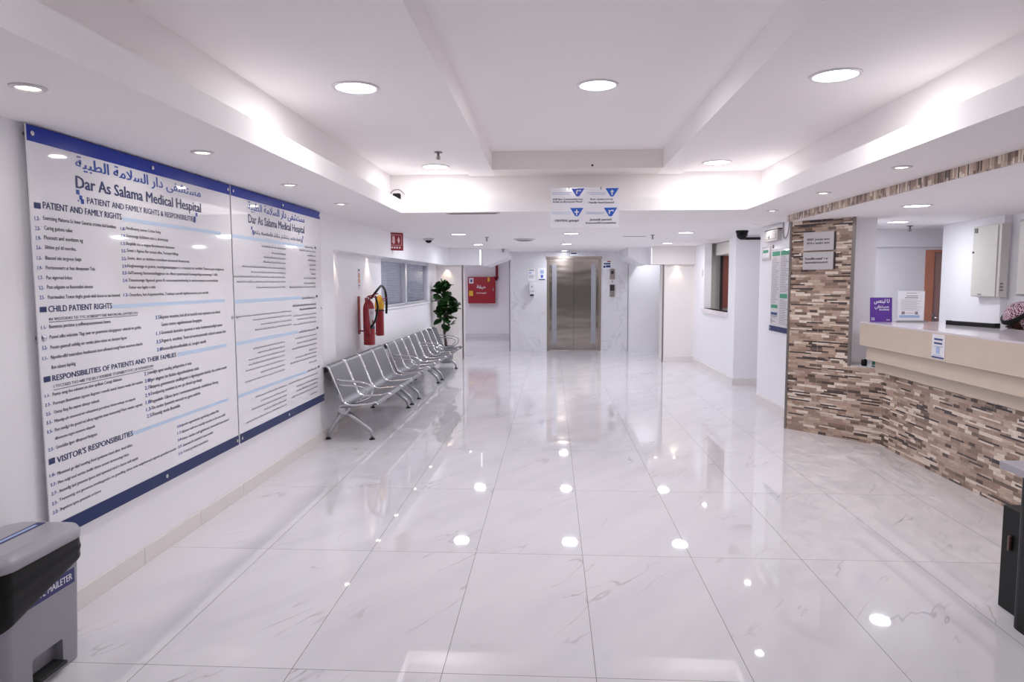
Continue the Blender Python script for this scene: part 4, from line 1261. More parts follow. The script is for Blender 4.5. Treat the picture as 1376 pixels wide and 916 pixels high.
# ================================================================== red hose cabinet in the corridor
hc = thing('fire_hose_cabinet', 'red fire hose cabinet on the far corridor wall beyond the plant', 'cabinet', (-2.09, 16.42, .955))
MB().box(-2.47, 16.20, .955, -1.725, 16.42, 1.68, bev=.006).build('cabinet_box', 'cabinet_red', hc)
cd_ = MB().box(-2.455, 16.188, .97, -1.74, 16.2, 1.665, bev=.004).build('cabinet_door', 'cabinet_red', hc)
MB().box(-2.435, 16.184, 1.50, -2.315, 16.189, 1.65).build('white_sticker', 'label_white', cd_)
MB().box(-2.40, 16.182, 1.535, -2.345, 16.185, 1.61).build('sticker_print', 'paper_navy', cd_)
MB().box(-2.435, 16.184, 1.16, -2.33, 16.189, 1.30).build('yellow_sticker', 'yellow_sticker', cd_)
MB().box(-1.925, 16.184, 1.555, -1.865, 16.189, 1.66).build('yellow_sticker', 'yellow_sticker', cd_)
q = MB(); add_text(q, '\uFE94\uFED8\uFEF4\uFEA3', (-2.10, 16.1865, 1.365), (1, 0, 0), (0, 0, 1), None, .09, .02, center=True)
add_text(q, 'Gsnmoagnfu', (-2.10, 16.1865, 1.225), (1, 0, 0), (0, 0, 1), .27, .035, .02, center=True)
q.build('door_lettering', 'white_print', cd_)
MB().box(-1.785, 16.17, 1.30, -1.765, 16.19, 1.37, bev=.003).build('door_latch', 'chrome', cd_)
pp = thing('fire_pipe', 'dark red riser pipe dropping from the ceiling to the hose cabinet', 'pipe', (-1.685, 16.33, 1.6))
q = MB().tube(arc([(-1.685, 16.33, 2.194), (-1.685, 16.33, 1.62), (-1.718, 16.33, 1.585)], .05, 6), .034, 14)
q.lathe([(.045, 1.64), (.045, 1.70)], (-1.685, 16.33, 0), 16).build('riser', 'pipe_red', pp)
MB().box(-1.705, 16.34, 1.90, -1.665, 16.42, 1.93).build('pipe_clip', 'dark_gap', pp)

# ================================================================== things around the elevator
YE = 12.70
dp = thing('sanitizer_dispenser', 'white wall sanitizer dispenser left of the elevator', 'dispenser', (-.61, YE, 1.2))
MB().box(-.68, YE-.10, 1.33, -.545, YE, 1.515, bev=.02).build('dispenser_body', 'dispenser_white', dp)
MB().box(-.67, YE-.085, 1.21, -.555, YE, 1.335, bev=.018).build('dispenser_base', 'dispenser_white', dp)
MB().lathe([(.042, 0), (.05, .01), (.04, .035)], (-.612, YE-.075, 1.225), 18).build('nozzle_cup', 'dark_rubber', dp)
MB().lathe([(.014, 0), (.014, .006)], M=Matrix.Translation((-.612, YE-.1, 1.43)) @ Matrix.Rotation(PI/2, 4, 'X'), n=14).build('sensor_eye', 'print_grey', dp)
def sheet(name, label, cat, x0, x1, z0, z1, y=YE, m='paper_white', marks=(), group=None):
    t = thing(name, label, cat, ((x0+x1)/2, y, z0), 0, group)
    MB().box(x0, y-.004, z0, x1, y, z1).build('sheet', m, t)
    by = {}
    for a, b, c0, c1, mm in marks: by.setdefault(mm, MB()).box(x0+(x1-x0)*a, y-.0055, z0+(z1-z0)*c0, x0+(x1-x0)*b, y-.004, z0+(z1-z0)*c1)
    for mm, q in by.items(): q.build('print', mm, t)
    return t
sheet('paper_notice', 'white paper notice taped to the marble above the sanitizer dispenser', 'notice', -.70, -.545, 1.555, 1.82,
      marks=[(.12, .88, .86, .92, 'print_grey'), (.1, .5, .6, .75, 'paper_blue'), (.1, .9, .45, .48, 'print_grey'), (.1, .8, .35, .38, 'print_grey'), (.1, .85, .25, .28, 'print_grey')])
sheet('paper_notice', 'white notice with blue drawings and a blue foot, beside the elevator frame', 'notice', -.485, -.305, 1.575, 1.845,
      marks=[(.1, .9, 0, .08, 'paper_navy'), (.3, .75, .52, .82, 'paper_blue'), (.38, .65, .18, .42, 'arrow_blue')])
sheet('floor_plaque', 'small white plaque with a red corner, right of the elevator top', 'sign', .945, 1.13, 1.82, 1.985,
      marks=[(.5, .95, .86, 1, 'sign_red'), (.05, .3, .1, .4, 'paper_navy'), (.35, .9, .15, .45, 'paper_navy'), (.1, .9, .55, .75, 'paper_navy')])
sheet('elevator_plate', 'small white plate hanging over the elevator door', 'sign', .215, .40, 2.095, 2.18, m='paper_white',
      marks=[(.15, .85, .55, .85, 'print_navy'), (0, .03, 0, 1, 'print_navy'), (0, 1, 0, .06, 'print_navy')])
cp = thing('call_panel', 'brushed steel hall indicator panel right of the elevator, upper of two', 'panel', (1.15, YE, 1.59))
MB().box(1.10, YE-.014, 1.59, 1.205, YE, 1.815, bev=.004).build('plate', 'call_panel_steel', cp)
MB().box(1.125, YE-.018, 1.70, 1.18, YE-.013, 1.77).build('display', 'call_panel_black', cp)
cp = thing('call_panel', 'call button panel with a black screen right of the elevator, lower of two', 'panel', (1.15, YE, 1.2))
MB().box(1.10, YE-.014, 1.205, 1.205, YE, 1.475, bev=.004).build('plate', 'call_panel_steel', cp)
MB().box(1.105, YE-.018, 1.335, 1.20, YE-.013, 1.465, bev=.002).build('screen', 'call_panel_black', cp)
for z in (1.24, 1.29): MB().lathe([(.016, 0), (.016, .006)], M=Matrix.Translation((1.152, YE-.013, z)) @ Matrix.Rotation(PI/2, 4, 'X'), n=14).build('button', 'chrome', cp)
MB().box(1.14, YE-.004, 1.515, 1.17, YE, 1.55).build('key_switch', 'chrome', cp)

# ================================================================== ceiling fittings
def sprinkler(x, y, z, label, cat='sprinkler'):
    t = thing('fire_sprinkler', label, cat, (x, y, z), 0, 'pendent fire sprinklers')
    MB().lathe([(.034, 0), (.030, -.008), (.012, -.010)], (x, y, z), 18).build('escutcheon', 'brass_sprinkler', t)
    MB().lathe([(.010, -.008), (.010, -.03), (.005, -.034), (.005, -.055), (.020, -.058), (.020, -.061)], (x, y, z), 12).tube(
        [(x-.004, y, z-.03), (x-.016, y, z-.042), (x-.004, y, z-.056)], .003, 6).tube([(x+.004, y, z-.03), (x+.016, y, z-.042), (x+.004, y, z-.056)], .003, 6).build('sprinkler_head', 'brass_sprinkler', t)
for x, y, z, lab in ((-1.09, 3.05, 2.572, 'chrome sprinkler in the left bay of the raised ceiling'),
                     (-1.14, 7.69, ZC, 'sprinkler in the far ceiling on the bench side, nearer one'),
                     (-1.15, 11.3, ZC, 'sprinkler in the far ceiling just before the marble wall'),
                     (1.265, 7.46, ZC, 'sprinkler in the far ceiling beside the thin slot on the hatch side'),
                     (1.50, 12.0, ZC, 'sprinkler in the far ceiling above the joint of marble and white panel'),
                     (3.75, 5.3, 2.13, 'sprinkler in the reception room ceiling near the notice stands')):
    sprinkler(x, y, z, lab)
dc = thing('dome_camera', 'small dark dome camera in a pale base on the far ceiling near the bench side', 'camera', (-2.05, 7.9, ZC))
MB().lathe([(.085, 0), (.083, -.022), (.05, -.03)], (-2.05, 7.9, ZC), 28).build('base', 'vent_light', dc)
MB().lathe([(.052, -.028), (.046, -.05), (.028, -.066), (1e-4, -.072)], (-2.05, 7.9, ZC), 24).build('dome', 'black_plastic', dc)
dc = thing('dome_camera', 'big black dome camera hanging from the ceiling before the right wall', 'camera', (2.33, 6.75, ZC))
MB().lathe([(.080, 0), (.080, -.02), (.076, -.03)], (2.33, 6.75, ZC), 28).build('base', 'black_plastic', dc)
MB().lathe([(.072, -.03), (.070, -.065), (.052, -.10), (.026, -.117), (1e-4, -.122)], (2.33, 6.75, ZC), 24).build('dome', 'black_plastic', dc)
sl = thing('air_slot', 'long thin air slot in the ceiling beside the hanging sign', 'vent', (-.94, 4.16, ZC))
MB().box(-1.20, 4.12, ZC-.006, -.68, 4.20, ZC, bev=.002).build('slot_frame', 'vent_light', sl)
for k in range(3): MB().box(-1.17, 4.131+k*.022, ZC-.0075, -.71, 4.145+k*.022, ZC-.0055).build('slot', 'dark_gap', sl)
vt = thing('ceiling_vent', 'round grey air diffuser in the far ceiling left of the elevator', 'vent', (-.60, 8.2, ZC))
MB().lathe([(.17, 0), (.165, -.012), (.13, -.02)], (-.60, 8.2, ZC), 32).build('outer_cone', 'vent_light', vt)
MB().lathe([(.135, -.012), (.115, -.028), (.10, -.03)], (-.60, 8.2, ZC), 32).build('inner_cone', 'vent_grey', vt)
MB().lathe([(.09, -.016), (.075, -.034), (1e-4, -.036)], (-.60, 8.2, ZC), 32).build('inner_cone', 'vent_grey', vt)
sl = thing('air_slot', 'thin slot line in the far ceiling on the hatch side', 'vent', (1.04, 7.75, ZC))
MB().box(.87, 7.70, ZC-.004, 1.21, 7.80, ZC).build('slot_frame', 'vent_light', sl)
MB().box(.88, 7.715, ZC-.0055, 1.20, 7.735, ZC-.0035).build('slot', 'dark_gap', sl)
sd = thing('smoke_detector', 'tiny dark detector stud on the cream end of the ceiling recess', 'detector', (.2, 3.81, 2.575))
MB().lathe([(.010, 0), (.008, .008), (1e-4, .010)], M=Matrix.Translation((.19, 3.81, 2.578)) @ Matrix.Rotation(PI/2, 4, 'X'), n=12).build('stud', 'dark_gap', sd)
cvc = thing('corner_device', 'black clip-on device with a cable on the ceiling ledge corner', 'device', (-1.66, 4.12, 2.315))  # black device on the cove ledge, gives no light
MB().box(-1.71, 4.09, 2.325, -1.64, 4.15, 2.385, bev=.012).lathe([(.022, 0), (.026, .03)], M=Matrix.Translation((-1.65, 4.09, 2.35)) @ Matrix.Rotation(PI/2, 4, 'X'), n=14).box(-1.69, 4.10, 2.315, -1.66, 4.14, 2.33).build('housing', 'black_plastic', cvc)
MB().tube(arc([(-1.75, 4.12, 2.345), (-1.72, 4.10, 2.41), (-1.65, 4.10, 2.425), (-1.605, 4.11, 2.385), (-1.60, 4.12, 2.375)], .04), .005, 8).build('cable', 'vent_grey', cvc)

# ================================================================== hanging direction sign
YS = 4.043
hs = thing('direction_sign', 'hanging white direction sign with four blue arrow triangles before the ceiling edge', 'sign', (.20, YS, 2.03))
hx0, hx1, hz0, hz1 = -.186, .455, 2.038, 2.410
MB().box(hx0, YS-.004, hz0, hx1, YS, hz1).build('acrylic_sheet', 'hanging_acrylic', hs)
def hp_(u, v): return (hx0 + (hx1-hx0)*u, YS-.0055, hz1 - (hz1-hz0)*v)
def tri(u, v, w, h, m, name):
    MB().add([hp_(u, v), hp_(u+w, v), hp_(u+w*.62, v+h*.95), (hp_(u+w*.5, v+h)), hp_(u+w*.38, v+h*.95)], [(0, 4, 3, 2, 1)]).build(name, m, hs)
def poly(pts):
    MB().add([(hp_(a, b)[0], YS-.0066, hp_(a, b)[2]) for a, b in pts], [list(range(len(pts)))]).build('arrow', 'white_print', hs)
tri(.30, .015, .195, .205, 'arrow_violet', 'arrow_field'); tri(.80, .02, .195, .21, 'arrow_blue', 'arrow_field')
tri(.285, .505, .195, .215, 'arrow_blue', 'arrow_field'); tri(.78, .505, .195, .22, 'arrow_blue', 'arrow_field')
poly([(.372, .155), (.39, .155), (.395, .085), (.43, .085), (.43, .10), (.45, .072), (.43, .045), (.43, .06), (.385, .055), (.372, .08)])
poly([(.888, .19), (.908, .19), (.908, .115), (.93, .115), (.898, .055), (.866, .115), (.888, .115)])
poly([(.373, .69), (.391, .69), (.391, .625), (.415, .625), (.415, .59), (.391, .59), (.391, .545), (.373, .545), (.373, .59), (.35, .59), (.35, .625), (.373, .625)])
poly([(.85, .66), (.87, .66), (.872, .60), (.905, .585), (.912, .61), (.93, .575), (.905, .55), (.90, .562), (.868, .57), (.85, .55)])
tx = MB()
for u0, u1, v in ((.02, .30, .125), (.02, .28, .165), (.53, .80, .135), (.58, .80, .175), (.02, .30, .615), (.02, .30, .655), (.52, .79, .625), (.52, .79, .66)):
    tx.add([hp_(u0, v), hp_(u1, v), hp_(u1, v-.012), hp_(u0, v-.012)], [(0, 1, 2, 3)])
tx.build('ruled_print', 'paper_blue', hs)
tx = MB()
for s_, u, v, w, c_ in (('Adl Ierr Laneeetthrnou', .03, .305, .44, .017), ('Arlek ae Bootoonr Ploof', .03, .37, .43, .017), ('Srrr nnnrrrrrrd,', .58, .31, .33, .016),
                        ('Mandlir Reed Dureool', .565, .395, .36, .017), ('CENTRAL gannigel', .06, .845, .35, .020), ('Joonatik parrenS', .575, .825, .32, .020),
                        ('Soootreoanb/Knoanotisikobnal', .515, .905, .44, .017)):
    add_text(tx, s_, hp_(u, v), (1, 0, 0), (0, 0, 1), (hx1-hx0)*w, c_, .03)
tx.build('lettering', 'print_dark', hs)
for u in (.26, .73): MB().box(hp_(u, 0)[0], YS-.006, hz1-.02, hp_(u, 0)[0]+.008, YS+.006, hz1+.006).build('clip', 'vent_grey', hs)

# ================================================================== right wall fittings
XP = 2.445
def on_right(mb, y0, y1, z0, z1, t=.004, x=XP, bev=0): return mb.box(x-t, min(y0, y1), z0, x, max(y0, y1), z1, bev=bev)
po = thing('wall_poster', 'tall white wall poster with green headings and a dark foot bar, beside the tiled pillar', 'poster', (XP, 5.45, .97))
on_right(MB(), 5.815, 5.05, .975, 1.90, .012).build('poster_sheet', 'acrylic_white', po)
on_right(MB(), 5.83, 5.05, .945, 1.005, .018).build('foot_bar', 'bar_navy', po)
xq = XP - .012
bq, tq = MB(), MB()
def pr(mb, y0, y1, z0, z1): mb.quad((xq-.0008, y0, z0), (xq-.0008, y1, z0), (xq-.0008, y1, z1), (xq-.0008, y0, z1))
for a_ in ((5.79, 5.52, 1.82, 1.872), (5.49, 5.22, 1.82, 1.872), (5.49, 5.24, 1.335, 1.385), (5.79, 5.56, 1.215, 1.255)):
    gq = MB(); pr(gq, *a_); gq.build('green_heading', 'paper_green', po)
pr(bq, 5.79, 5.56, 1.135, 1.165); pr(tq, 5.79, 5.56, 1.115, 1.128)
bq.build('blue_field', 'paper_navy', po)
rz = random.Random(4)
z = 1.80
while z > 1.03:
    for ya, yb in ((5.79, 5.53), (5.49, 5.18)):
        if (ya > 5.6 and 1.10 < z < 1.27) or (ya < 5.6 and 1.32 < z < 1.40): continue
        if ya > 5.6 and z < 1.09: continue
        pr(tq, ya, ya + (yb-ya)*rz.uniform(.5, 1), z, z+.006)
    z -= .0195
pr(tq, 5.78, 5.74, 1.04, 1.085); pr(tq, 5.72, 5.64, 1.055, 1.065)
tq.build('small_print', 'vent_grey', po)
for yy, zz in ((5.79, 1.885), (5.79, .975)):
    MB().lathe([(.012, 0), (.012, .008), (1e-4, .012)], M=Matrix.Translation((xq, yy, zz)) @ Matrix.Rotation(-PI/2, 4, 'Y'), n=14).build('standoff_screw', 'chrome', po)
nf = thing('framed_notice', 'small grey framed notice at the top left of the wall poster', 'notice', (XP, 6.03, 1.79))
on_right(MB(), 6.18, 5.87, 1.785, 1.945, .02, bev=.003).build('frame', 'vent_light', nf)
on_right(MB(), 6.155, 5.895, 1.815, 1.925, .0215).build('notice_sheet', 'paper_white', nf)
MB().box(XP-.022, 5.92, 1.87, XP-.0212, 6.13, 1.905).build('print', 'paper_green', nf)
el = thing('emergency_light', 'grey box-shaped emergency light above the wall poster', 'lamp', (XP, 5.76, 2.0))
on_right(MB(), 6.0, 5.52, 1.995, 2.125, .05, bev=.01).build('housing', 'vent_light', el)
on_right(MB(), 5.96, 5.56, 2.02, 2.09, .056, bev=.01).build('lens', 'vent_light', el)
MB().lathe([(.022, 0), (.022, .02), (1e-4, .03)], M=Matrix.Translation((XP-.05, 5.80, 2.055)) @ Matrix.Rotation(-PI/2, 4, 'Y'), n=16).build('bulb', 'white_print', el)
MB().box(XP-.045, 5.50, 2.125, XP, 6.01, 2.133).build('top_edge', 'dark_gap', el)
cb = thing('loose_cable', 'loop of white cable hanging from the ceiling beside the emergency light', 'cable', (XP, 5.35, 2.0))
MB().tube(arc([(XP-.01, 5.44, 2.19), (XP-.012, 5.45, 2.05), (XP-.012, 5.36, 1.99), (XP-.012, 5.27, 2.06), (XP-.01, 5.24, 2.19)], .08), .006, 8).build('cable', 'vent_grey', cb)
sw = thing('wall_button', 'small round grey button between framed notice and emergency light', 'button', (XP, 5.78, 1.92))
MB().lathe([(.022, 0), (.022, .008), (.014, .012), (1e-4, .013)], M=Matrix.Translation((XP, 5.80, 1.935)) @ Matrix.Rotation(-PI/2, 4, 'Y'), n=18).build('button', 'vent_grey', sw)
wn_ = thing('wall_sticker', 'pale paper sticker on the wall beside the service hatch', 'sticker', (2.5, 9.86, 1.6))
MB().box(2.497, 9.80, 1.62, 2.5, 9.90, 1.74).build('sheet', 'plaque_silver', wn_)

# ================================================================== plaques on the pillar
U = Vector((P_[0]-A[0], P_[1]-A[1], 0)).normalized()
Nn = Vector((U.y, -U.x, 0))
if Nn.y > 0: Nn = -Nn
MP = Matrix(((U.x, -Nn.x, 0, A[0]), (U.y, -Nn.y, 0, A[1]), (0, 0, 1, 0), (0, 0, 0, 1)))   # local: x along the face, -y out of it
for z0, z1, lines, lab in ((1.828, 2.008, ('30001 Joozia won', '3010-o avuilor wou'), 'silver wall plaque on the tiled pillar, upper of two'),
                           (1.640, 1.812, ('5oeoflilooaataf 1-w', 'iaaoaoaalaatuoaunorii'), 'silver wall plaque on the tiled pillar, lower of two')):
    t = thing('wall_plaque', lab, 'plaque', tuple((MP @ Vector((.31, 0, z0)))), 0)
    MB().box(.158, -.010, z0+.004, .474, 0, z1-.004, M=MP).build('shadow_backing', 'plaque_shadow', t)  # dark slab, standoff shadow put into its colour at the plate's right edge
    MB().box(.150, -.022, z0, .462, -.010, z1, M=MP, bev=.002).build('plate', 'plaque_silver', t)
    q = MB()
    for i, s_ in enumerate(lines):
        add_text(q, s_, MP @ Vector((.185 if z0 > 1.8 else .175, -.0228, z0 + .098 - i*.036)), U, (0, 0, 1), .235, .022, .03)
    q.build('lettering', 'print_dark', t)

# ================================================================== reception counter
rc_ = thing('reception_counter', 'beige stepped reception counter over a stone-strip tiled base', 'counter', (3.0, 1.0, 0))
YN = -1.2
MB().prism([(2.88, YN), (3.12, YN), (3.12, 3.916), (2.88, 3.916)], 0, .70, d0=.0).build('tiled_base', 'strip_tile', rc_)
# face uv must run along the front: rebuild it with the front edge first
bpy.data.objects.remove([o for o in rc_.children if o.name.startswith('tiled_base')][0])
MB().prism([(2.88, 3.916), (2.88, YN), (3.12, YN), (3.12, 3.916)], 0, .70, d0=dAP + math.dist(P_, K)).build('tiled_base', 'strip_tile', rc_)
def panel(x, z0, z1, ye, name):
    MB().box(x, YN, z0, x+.05, ye, z1, bev=.002).box(x+.03, YN, z0, 3.15, ye-.002, z0+.02).build(name, 'beige_laminate', rc_)
panel(2.70, .932, 1.135, 4.02, 'upper_apron')
panel(2.762, .80, .932, 3.985, 'middle_apron')
panel(2.822, .695, .80, 3.962, 'lower_apron')
MB().box(2.75, YN, .80, 3.15, 3.98, 1.12).build('carcass', 'beige_laminate', rc_)
MB().box(2.698, YN, 1.135, 3.40, 4.022, 1.15, bev=.002).build('counter_top', 'counter_marble', rc_)
MB().box(3.12, YN, 0, 3.16, 3.9, .80).build('back_board', 'beige_laminate', rc_)
XS = 2.70
st = thing('counter_sticker', 'white and blue information sticker on the beige counter front', 'sticker', (XS, 2.71, .94))
MB().box(XS-.004, 2.625, .945, XS, 2.795, 1.128).build('sheet', 'acrylic_white', st)
for y0, y1, z0, z1 in ((2.765, 2.655, 1.085, 1.098), (2.765, 2.66, 1.055, 1.068), (2.79, 2.63, .950, .962)): MB().box(XS-.0052, y1, z0, XS-.004, y0, z1).build('navy_bar', 'paper_navy', st)
MB().box(XS-.0052, 2.685, .985, XS-.004, 2.735, 1.035).box(XS-.0052, 2.65, 1.036, XS-.004, 2.77, 1.041).box(XS-.0052, 2.66, .970, XS-.004, 2.77, .975).build('blue_field', 'paper_blue', st)

# things on the counter
ZT = 1.15
def Mst(x, y, rz): return Matrix.Translation((x, y, ZT)) @ Matrix.Rotation(rz, 4, 'Z')
ps = thing('purple_stand', 'purple display board with white writing standing on the counter end', 'sign', (2.86, 3.965, ZT))
M = Mst(2.86, 3.965, -.12)
MB().box(-.094, -.004, .0, .094, .004, .225, M=M @ Matrix.Rotation(-.10, 4, 'X'), bev=.001).build('board', 'purple_board', ps)
MB().box(-.06, 0, 0, .06, .05, .006, M=M, bev=.002).add(*_bar(M @ Vector((0, .048, .004)), M @ Vector((0, .015, .14)), .02, .003)).build('back_support', 'clear_acrylic', ps)
q = MB()
Mt = M @ Matrix.Rotation(-.10, 4, 'X')
ud, vd = (Mt.to_3x3() @ Vector((1, 0, 0))), (Mt.to_3x3() @ Vector((0, 0, 1)))
def pt(x, z): return Mt @ Vector((x, -.0048, z))
add_text(q, '\uFEB2\uFECC\uFEE8\uFE92\uFEDF U', pt(-.06, .175), ud, vd, .13, .036, .03)
add_text(q, '\uFEF2\uFED3\uFEE8\uFE98\uFEB4\uFEE3', pt(-.055, .13), ud, vd, .12, .026, .02)
add_text(q, 'BAeARRNAR', pt(-.015, .105), ud, vd, .085, .016, .02)
add_text(q, '22', pt(-.085, .015), ud, vd, .03, .024, .03); add_text(q, 'OOO', pt(.045, .013), ud, vd, .03, .012, .03)
q.build('lettering', 'white_print', ps)
NX, NY = 3.125, 3.965
ns = thing('notice_stand', 'clear acrylic stand with a printed white notice on the counter, beside the purple board', 'sign', (3.125, 3.965, ZT))
M = Mst(3.125, 3.965, -.14)
MB().box(-.115, .010, .012, .115, .016, .285, M=M).box(-.13, -.03, 0, .13, .06, .010, M=M, bev=.002).build('holder', 'clear_acrylic', ns)
MB().box(-.13, -.034, 0.0, .13, -.030, .012, M=M).build('base_edge', 'vent_grey', ns)
MB().box(-.11, .004, .014, .11, .009, .280, M=M).build('notice_sheet', 'paper_white', ns)
q = MB(); q2 = MB(); q3 = MB()
def bx(mb, x0, x1, z0, z1): mb.box(x0, .0028, z0, x1, .004, z1, M=M)
bx(q, -.04, .045, .262, .267); bx(q, -.045, .055, .236, .242); bx(q, -.055, .055, .218, .225)
rz = random.Random(8)
for i in range(9): bx(q2, -.085, -.085+.17*rz.uniform(.75, 1), .200-i*.0115, .204-i*.0115)
bx(q3, -.095, .075, .038, .062)
bx(q, -.078, -.05, .068, .095); bx(q, .035, .06, .068, .095); bx(q2, -.04, .025, .078, .084)
q.build('dark_print', 'vent_grey', ns); q2.build('fine_print', 'plaque_silver', ns); q3.build('blue_foot', 'paper_blue', ns)
ba = thing('black_bar', 'long black bar lying along the counter top near the seated person', 'device', (3.29, 3.32, ZT))
M = Mst(3.29, 3.32, math.atan2(3.075-3.554, 3.34-3.238))
MB().box(-.245, -.022, 0, .245, .022, .036, M=M, bev=.006).build('bar', 'black_plastic', ba)
MB().box(-.252, -.024, 0, -.24, .024, .038, M=M, bev=.003).build('end_cap', 'desk_black', ba)
MB().box(.225, -.024, 0, .252, .024, .038, M=M, bev=.003).build('end_cap', 'desk_black', ba)
# items on the ledge of the low wall, partly behind the counter
gb = thing('green_box', 'small dark green box on the tiled ledge under the counter end', 'box', (2.86, 4.02, .725))
MB().box(2.835, 3.99, .725, 2.90, 4.06, .785, bev=.004).build('carton', 'green_box', gb)
MB().box(2.833, 3.988, .738, 2.902, 4.062, .744).build('band', 'label_white', gb)
bt = thing('small_device', 'black and white hand device on the tiled ledge beside the green box', 'device', (2.79, 4.10, .725))
MB().lathe([(.020, 0), (.026, .012), (.026, .05), (.012, .075), (1e-4, .078)], (2.785, 4.10, .725), 18).build('body', 'black_plastic', bt)
MB().tube(arc([(2.80, 4.09, .728), (2.815, 4.085, .76), (2.81, 4.085, .80), (2.77, 4.095, .79)], .02), .007, 8).build('white_arm', 'white_print', bt)

# ================================================================== reception wall fittings
ep = thing('electrical_panel', 'cream electrical panel on the reception wall above the black bar', 'panel', (4.0, 4.28, 1.37))
MB().box(3.950, 4.06, 1.372, 4.02, 4.475, 2.05, bev=.004).build('enclosure', 'panel_cream', ep)
dr = MB().box(3.940, 4.10, 1.378, 3.950, 4.470, 2.044, bev=.003).build('panel_door', 'panel_cream', ep)
MB().lathe([(.010, 0), (.010, .008)], M=Matrix.Translation((3.940, 4.455, 1.80)) @ Matrix.Rotation(-PI/2, 4, 'Y'), n=12).build('lock', 'print_grey', dr)
for z in (1.43, 1.46, 1.49): MB().box(3.958, 4.057, z, 3.985, 4.061, z+.016).build('side_knockout', 'vent_grey', ep)
MB().box(3.9388, 4.30, 1.388, 3.9402, 4.36, 1.40).build('maker_plate', 'vent_grey', dr)
MB().box(3.9385, 4.40, 1.985, 3.9402, 4.425, 2.03).box(3.9385, 4.435, 1.985, 3.9402, 4.45, 2.03).build('warning_sticker', 'print_grey', dr)
wb = thing('wall_cabinet', 'pale grey framed cabinet on the reception wall at the picture edge', 'cabinet', (4.06, 3.6, 1.38))
MB().box(4.00, 3.35, 1.385, 4.06, 3.90, 2.07, bev=.004).build('cabinet_box', 'panel_grey', wb)
MB().box(3.985, 3.36, 1.405, 4.0, 3.875, 2.05, bev=.004).build('cabinet_door', 'panel_cream', wb)

# ================================================================== seated person
pe = thing('person', 'person in a red checked headcloth with black band, seated behind the counter', 'person', (3.70, 3.22, 0))
pc = Vector((3.70, 3.22, 0))
def figure(name, verts, edges, radii, m, parent, sub=2):
    me = bpy.data.meshes.new(name)
    me.from_pydata([Vector(v) for v in verts], edges, [])
    o = bpy.data.objects.new(name, me); COL.objects.link(o)
    o.modifiers.new('skin', 'SKIN'); s_ = o.modifiers.new('sub', 'SUBSURF'); s_.levels = sub; s_.render_levels = sub
    sv = me.skin_vertices[0].data
    for i, r in enumerate(radii):
        sv[i].radius = r if isinstance(r, tuple) else (r, r)
        sv[i].use_root = (i == 0)
    bpy.context.view_layer.update()
    d_ = bpy.context.evaluated_depsgraph_get()
    mm = bpy.data.meshes.new_from_object(o.evaluated_get(d_))
    mm.transform(parent_world(parent).inverted() if False else Matrix.Identity(4))
    o.modifiers.clear(); o.data = mm; mm.materials.clear(); mm.materials.append(MATS[m])
    for p in mm.polygons: p.use_smooth = True
    o.parent = parent
    return o
# facing the counter (-x); coordinates relative to the stool position
V = [(0.02, 0, .545), (.0, 0, .66), (-.02, 0, .84), (-.03, 0, .98), (-.05, 0, 1.05), (-.07, 0, 1.10), (-.085, 0, 1.18), (-.09, 0, 1.26),
     (-.03, .17, .985), (-.04, .22, .76), (-.20, .16, .655), (-.27, .14, .64),
     (-.03, -.17, .985), (-.04, -.22, .76), (-.20, -.16, .655), (-.27, -.14, .64),
     (-.02, .09, .53), (-.36, .11, .53), (-.33, .11, .14), (-.33, .11, .05), (-.43, .12, .035),
     (-.02, -.09, .53), (-.36, -.11, .53), (-.33, -.11, .14), (-.33, -.11, .05), (-.43, -.12, .035)]
E_ = [(0, 1), (1, 2), (2, 3), (3, 4), (4, 5), (5, 6), (6, 7), (3, 8), (8, 9), (9, 10), (10, 11), (3, 12), (12, 13), (13, 14), (14, 15),
      (0, 16), (16, 17), (17, 18), (18, 19), (19, 20), (0, 21), (21, 22), (22, 23), (23, 24), (24, 25)]
R_ = [(.13, .16), (.12, .15), (.13, .17), (.10, .15), .058, .055, (.085, .075), (.085, .075),
      .062, .048, .036, .034, .062, .048, .036, .034, .085, .068, .045, .04, .035, .085, .068, .045, .04, .035]
figure('body', V, E_, R_, 'robe_dark', pe)
hd = MB()
HC = pc + Vector((-.085, 0, 1.205))
Mh = Matrix.Translation(HC) @ Matrix.Rotation(-1.0, 4, 'Y')
hd.ball((0, 0, 0), .1, 1.0, .78, 1.16, 20, M=Mh)
hd.ball((-.098, 0, -.012), .02, .9, .7, 1.3, 12, M=Mh)
hd.ball((-.088, .034, .022), .014, .7, 1.3, .8, 10, M=Mh).ball((-.088, -.034, .022), .014, .7, 1.3, .8, 10, M=Mh)
hd.ball((-.086, 0, -.052), .018, .7, 1.6, .5, 10, M=Mh)
hd.build('face', 'skin', pe)
bd = MB().ball((-.045, 0, -.062), .092, .98, .95, .80, 16, M=Mh)
bd.ball((-.092, .034, .045), .014, .5, 1.5, .4, 10, M=Mh).ball((-.092, -.034, .045), .014, .5, 1.5, .4, 10, M=Mh)
bd.build('beard', 'beard_black', pe)
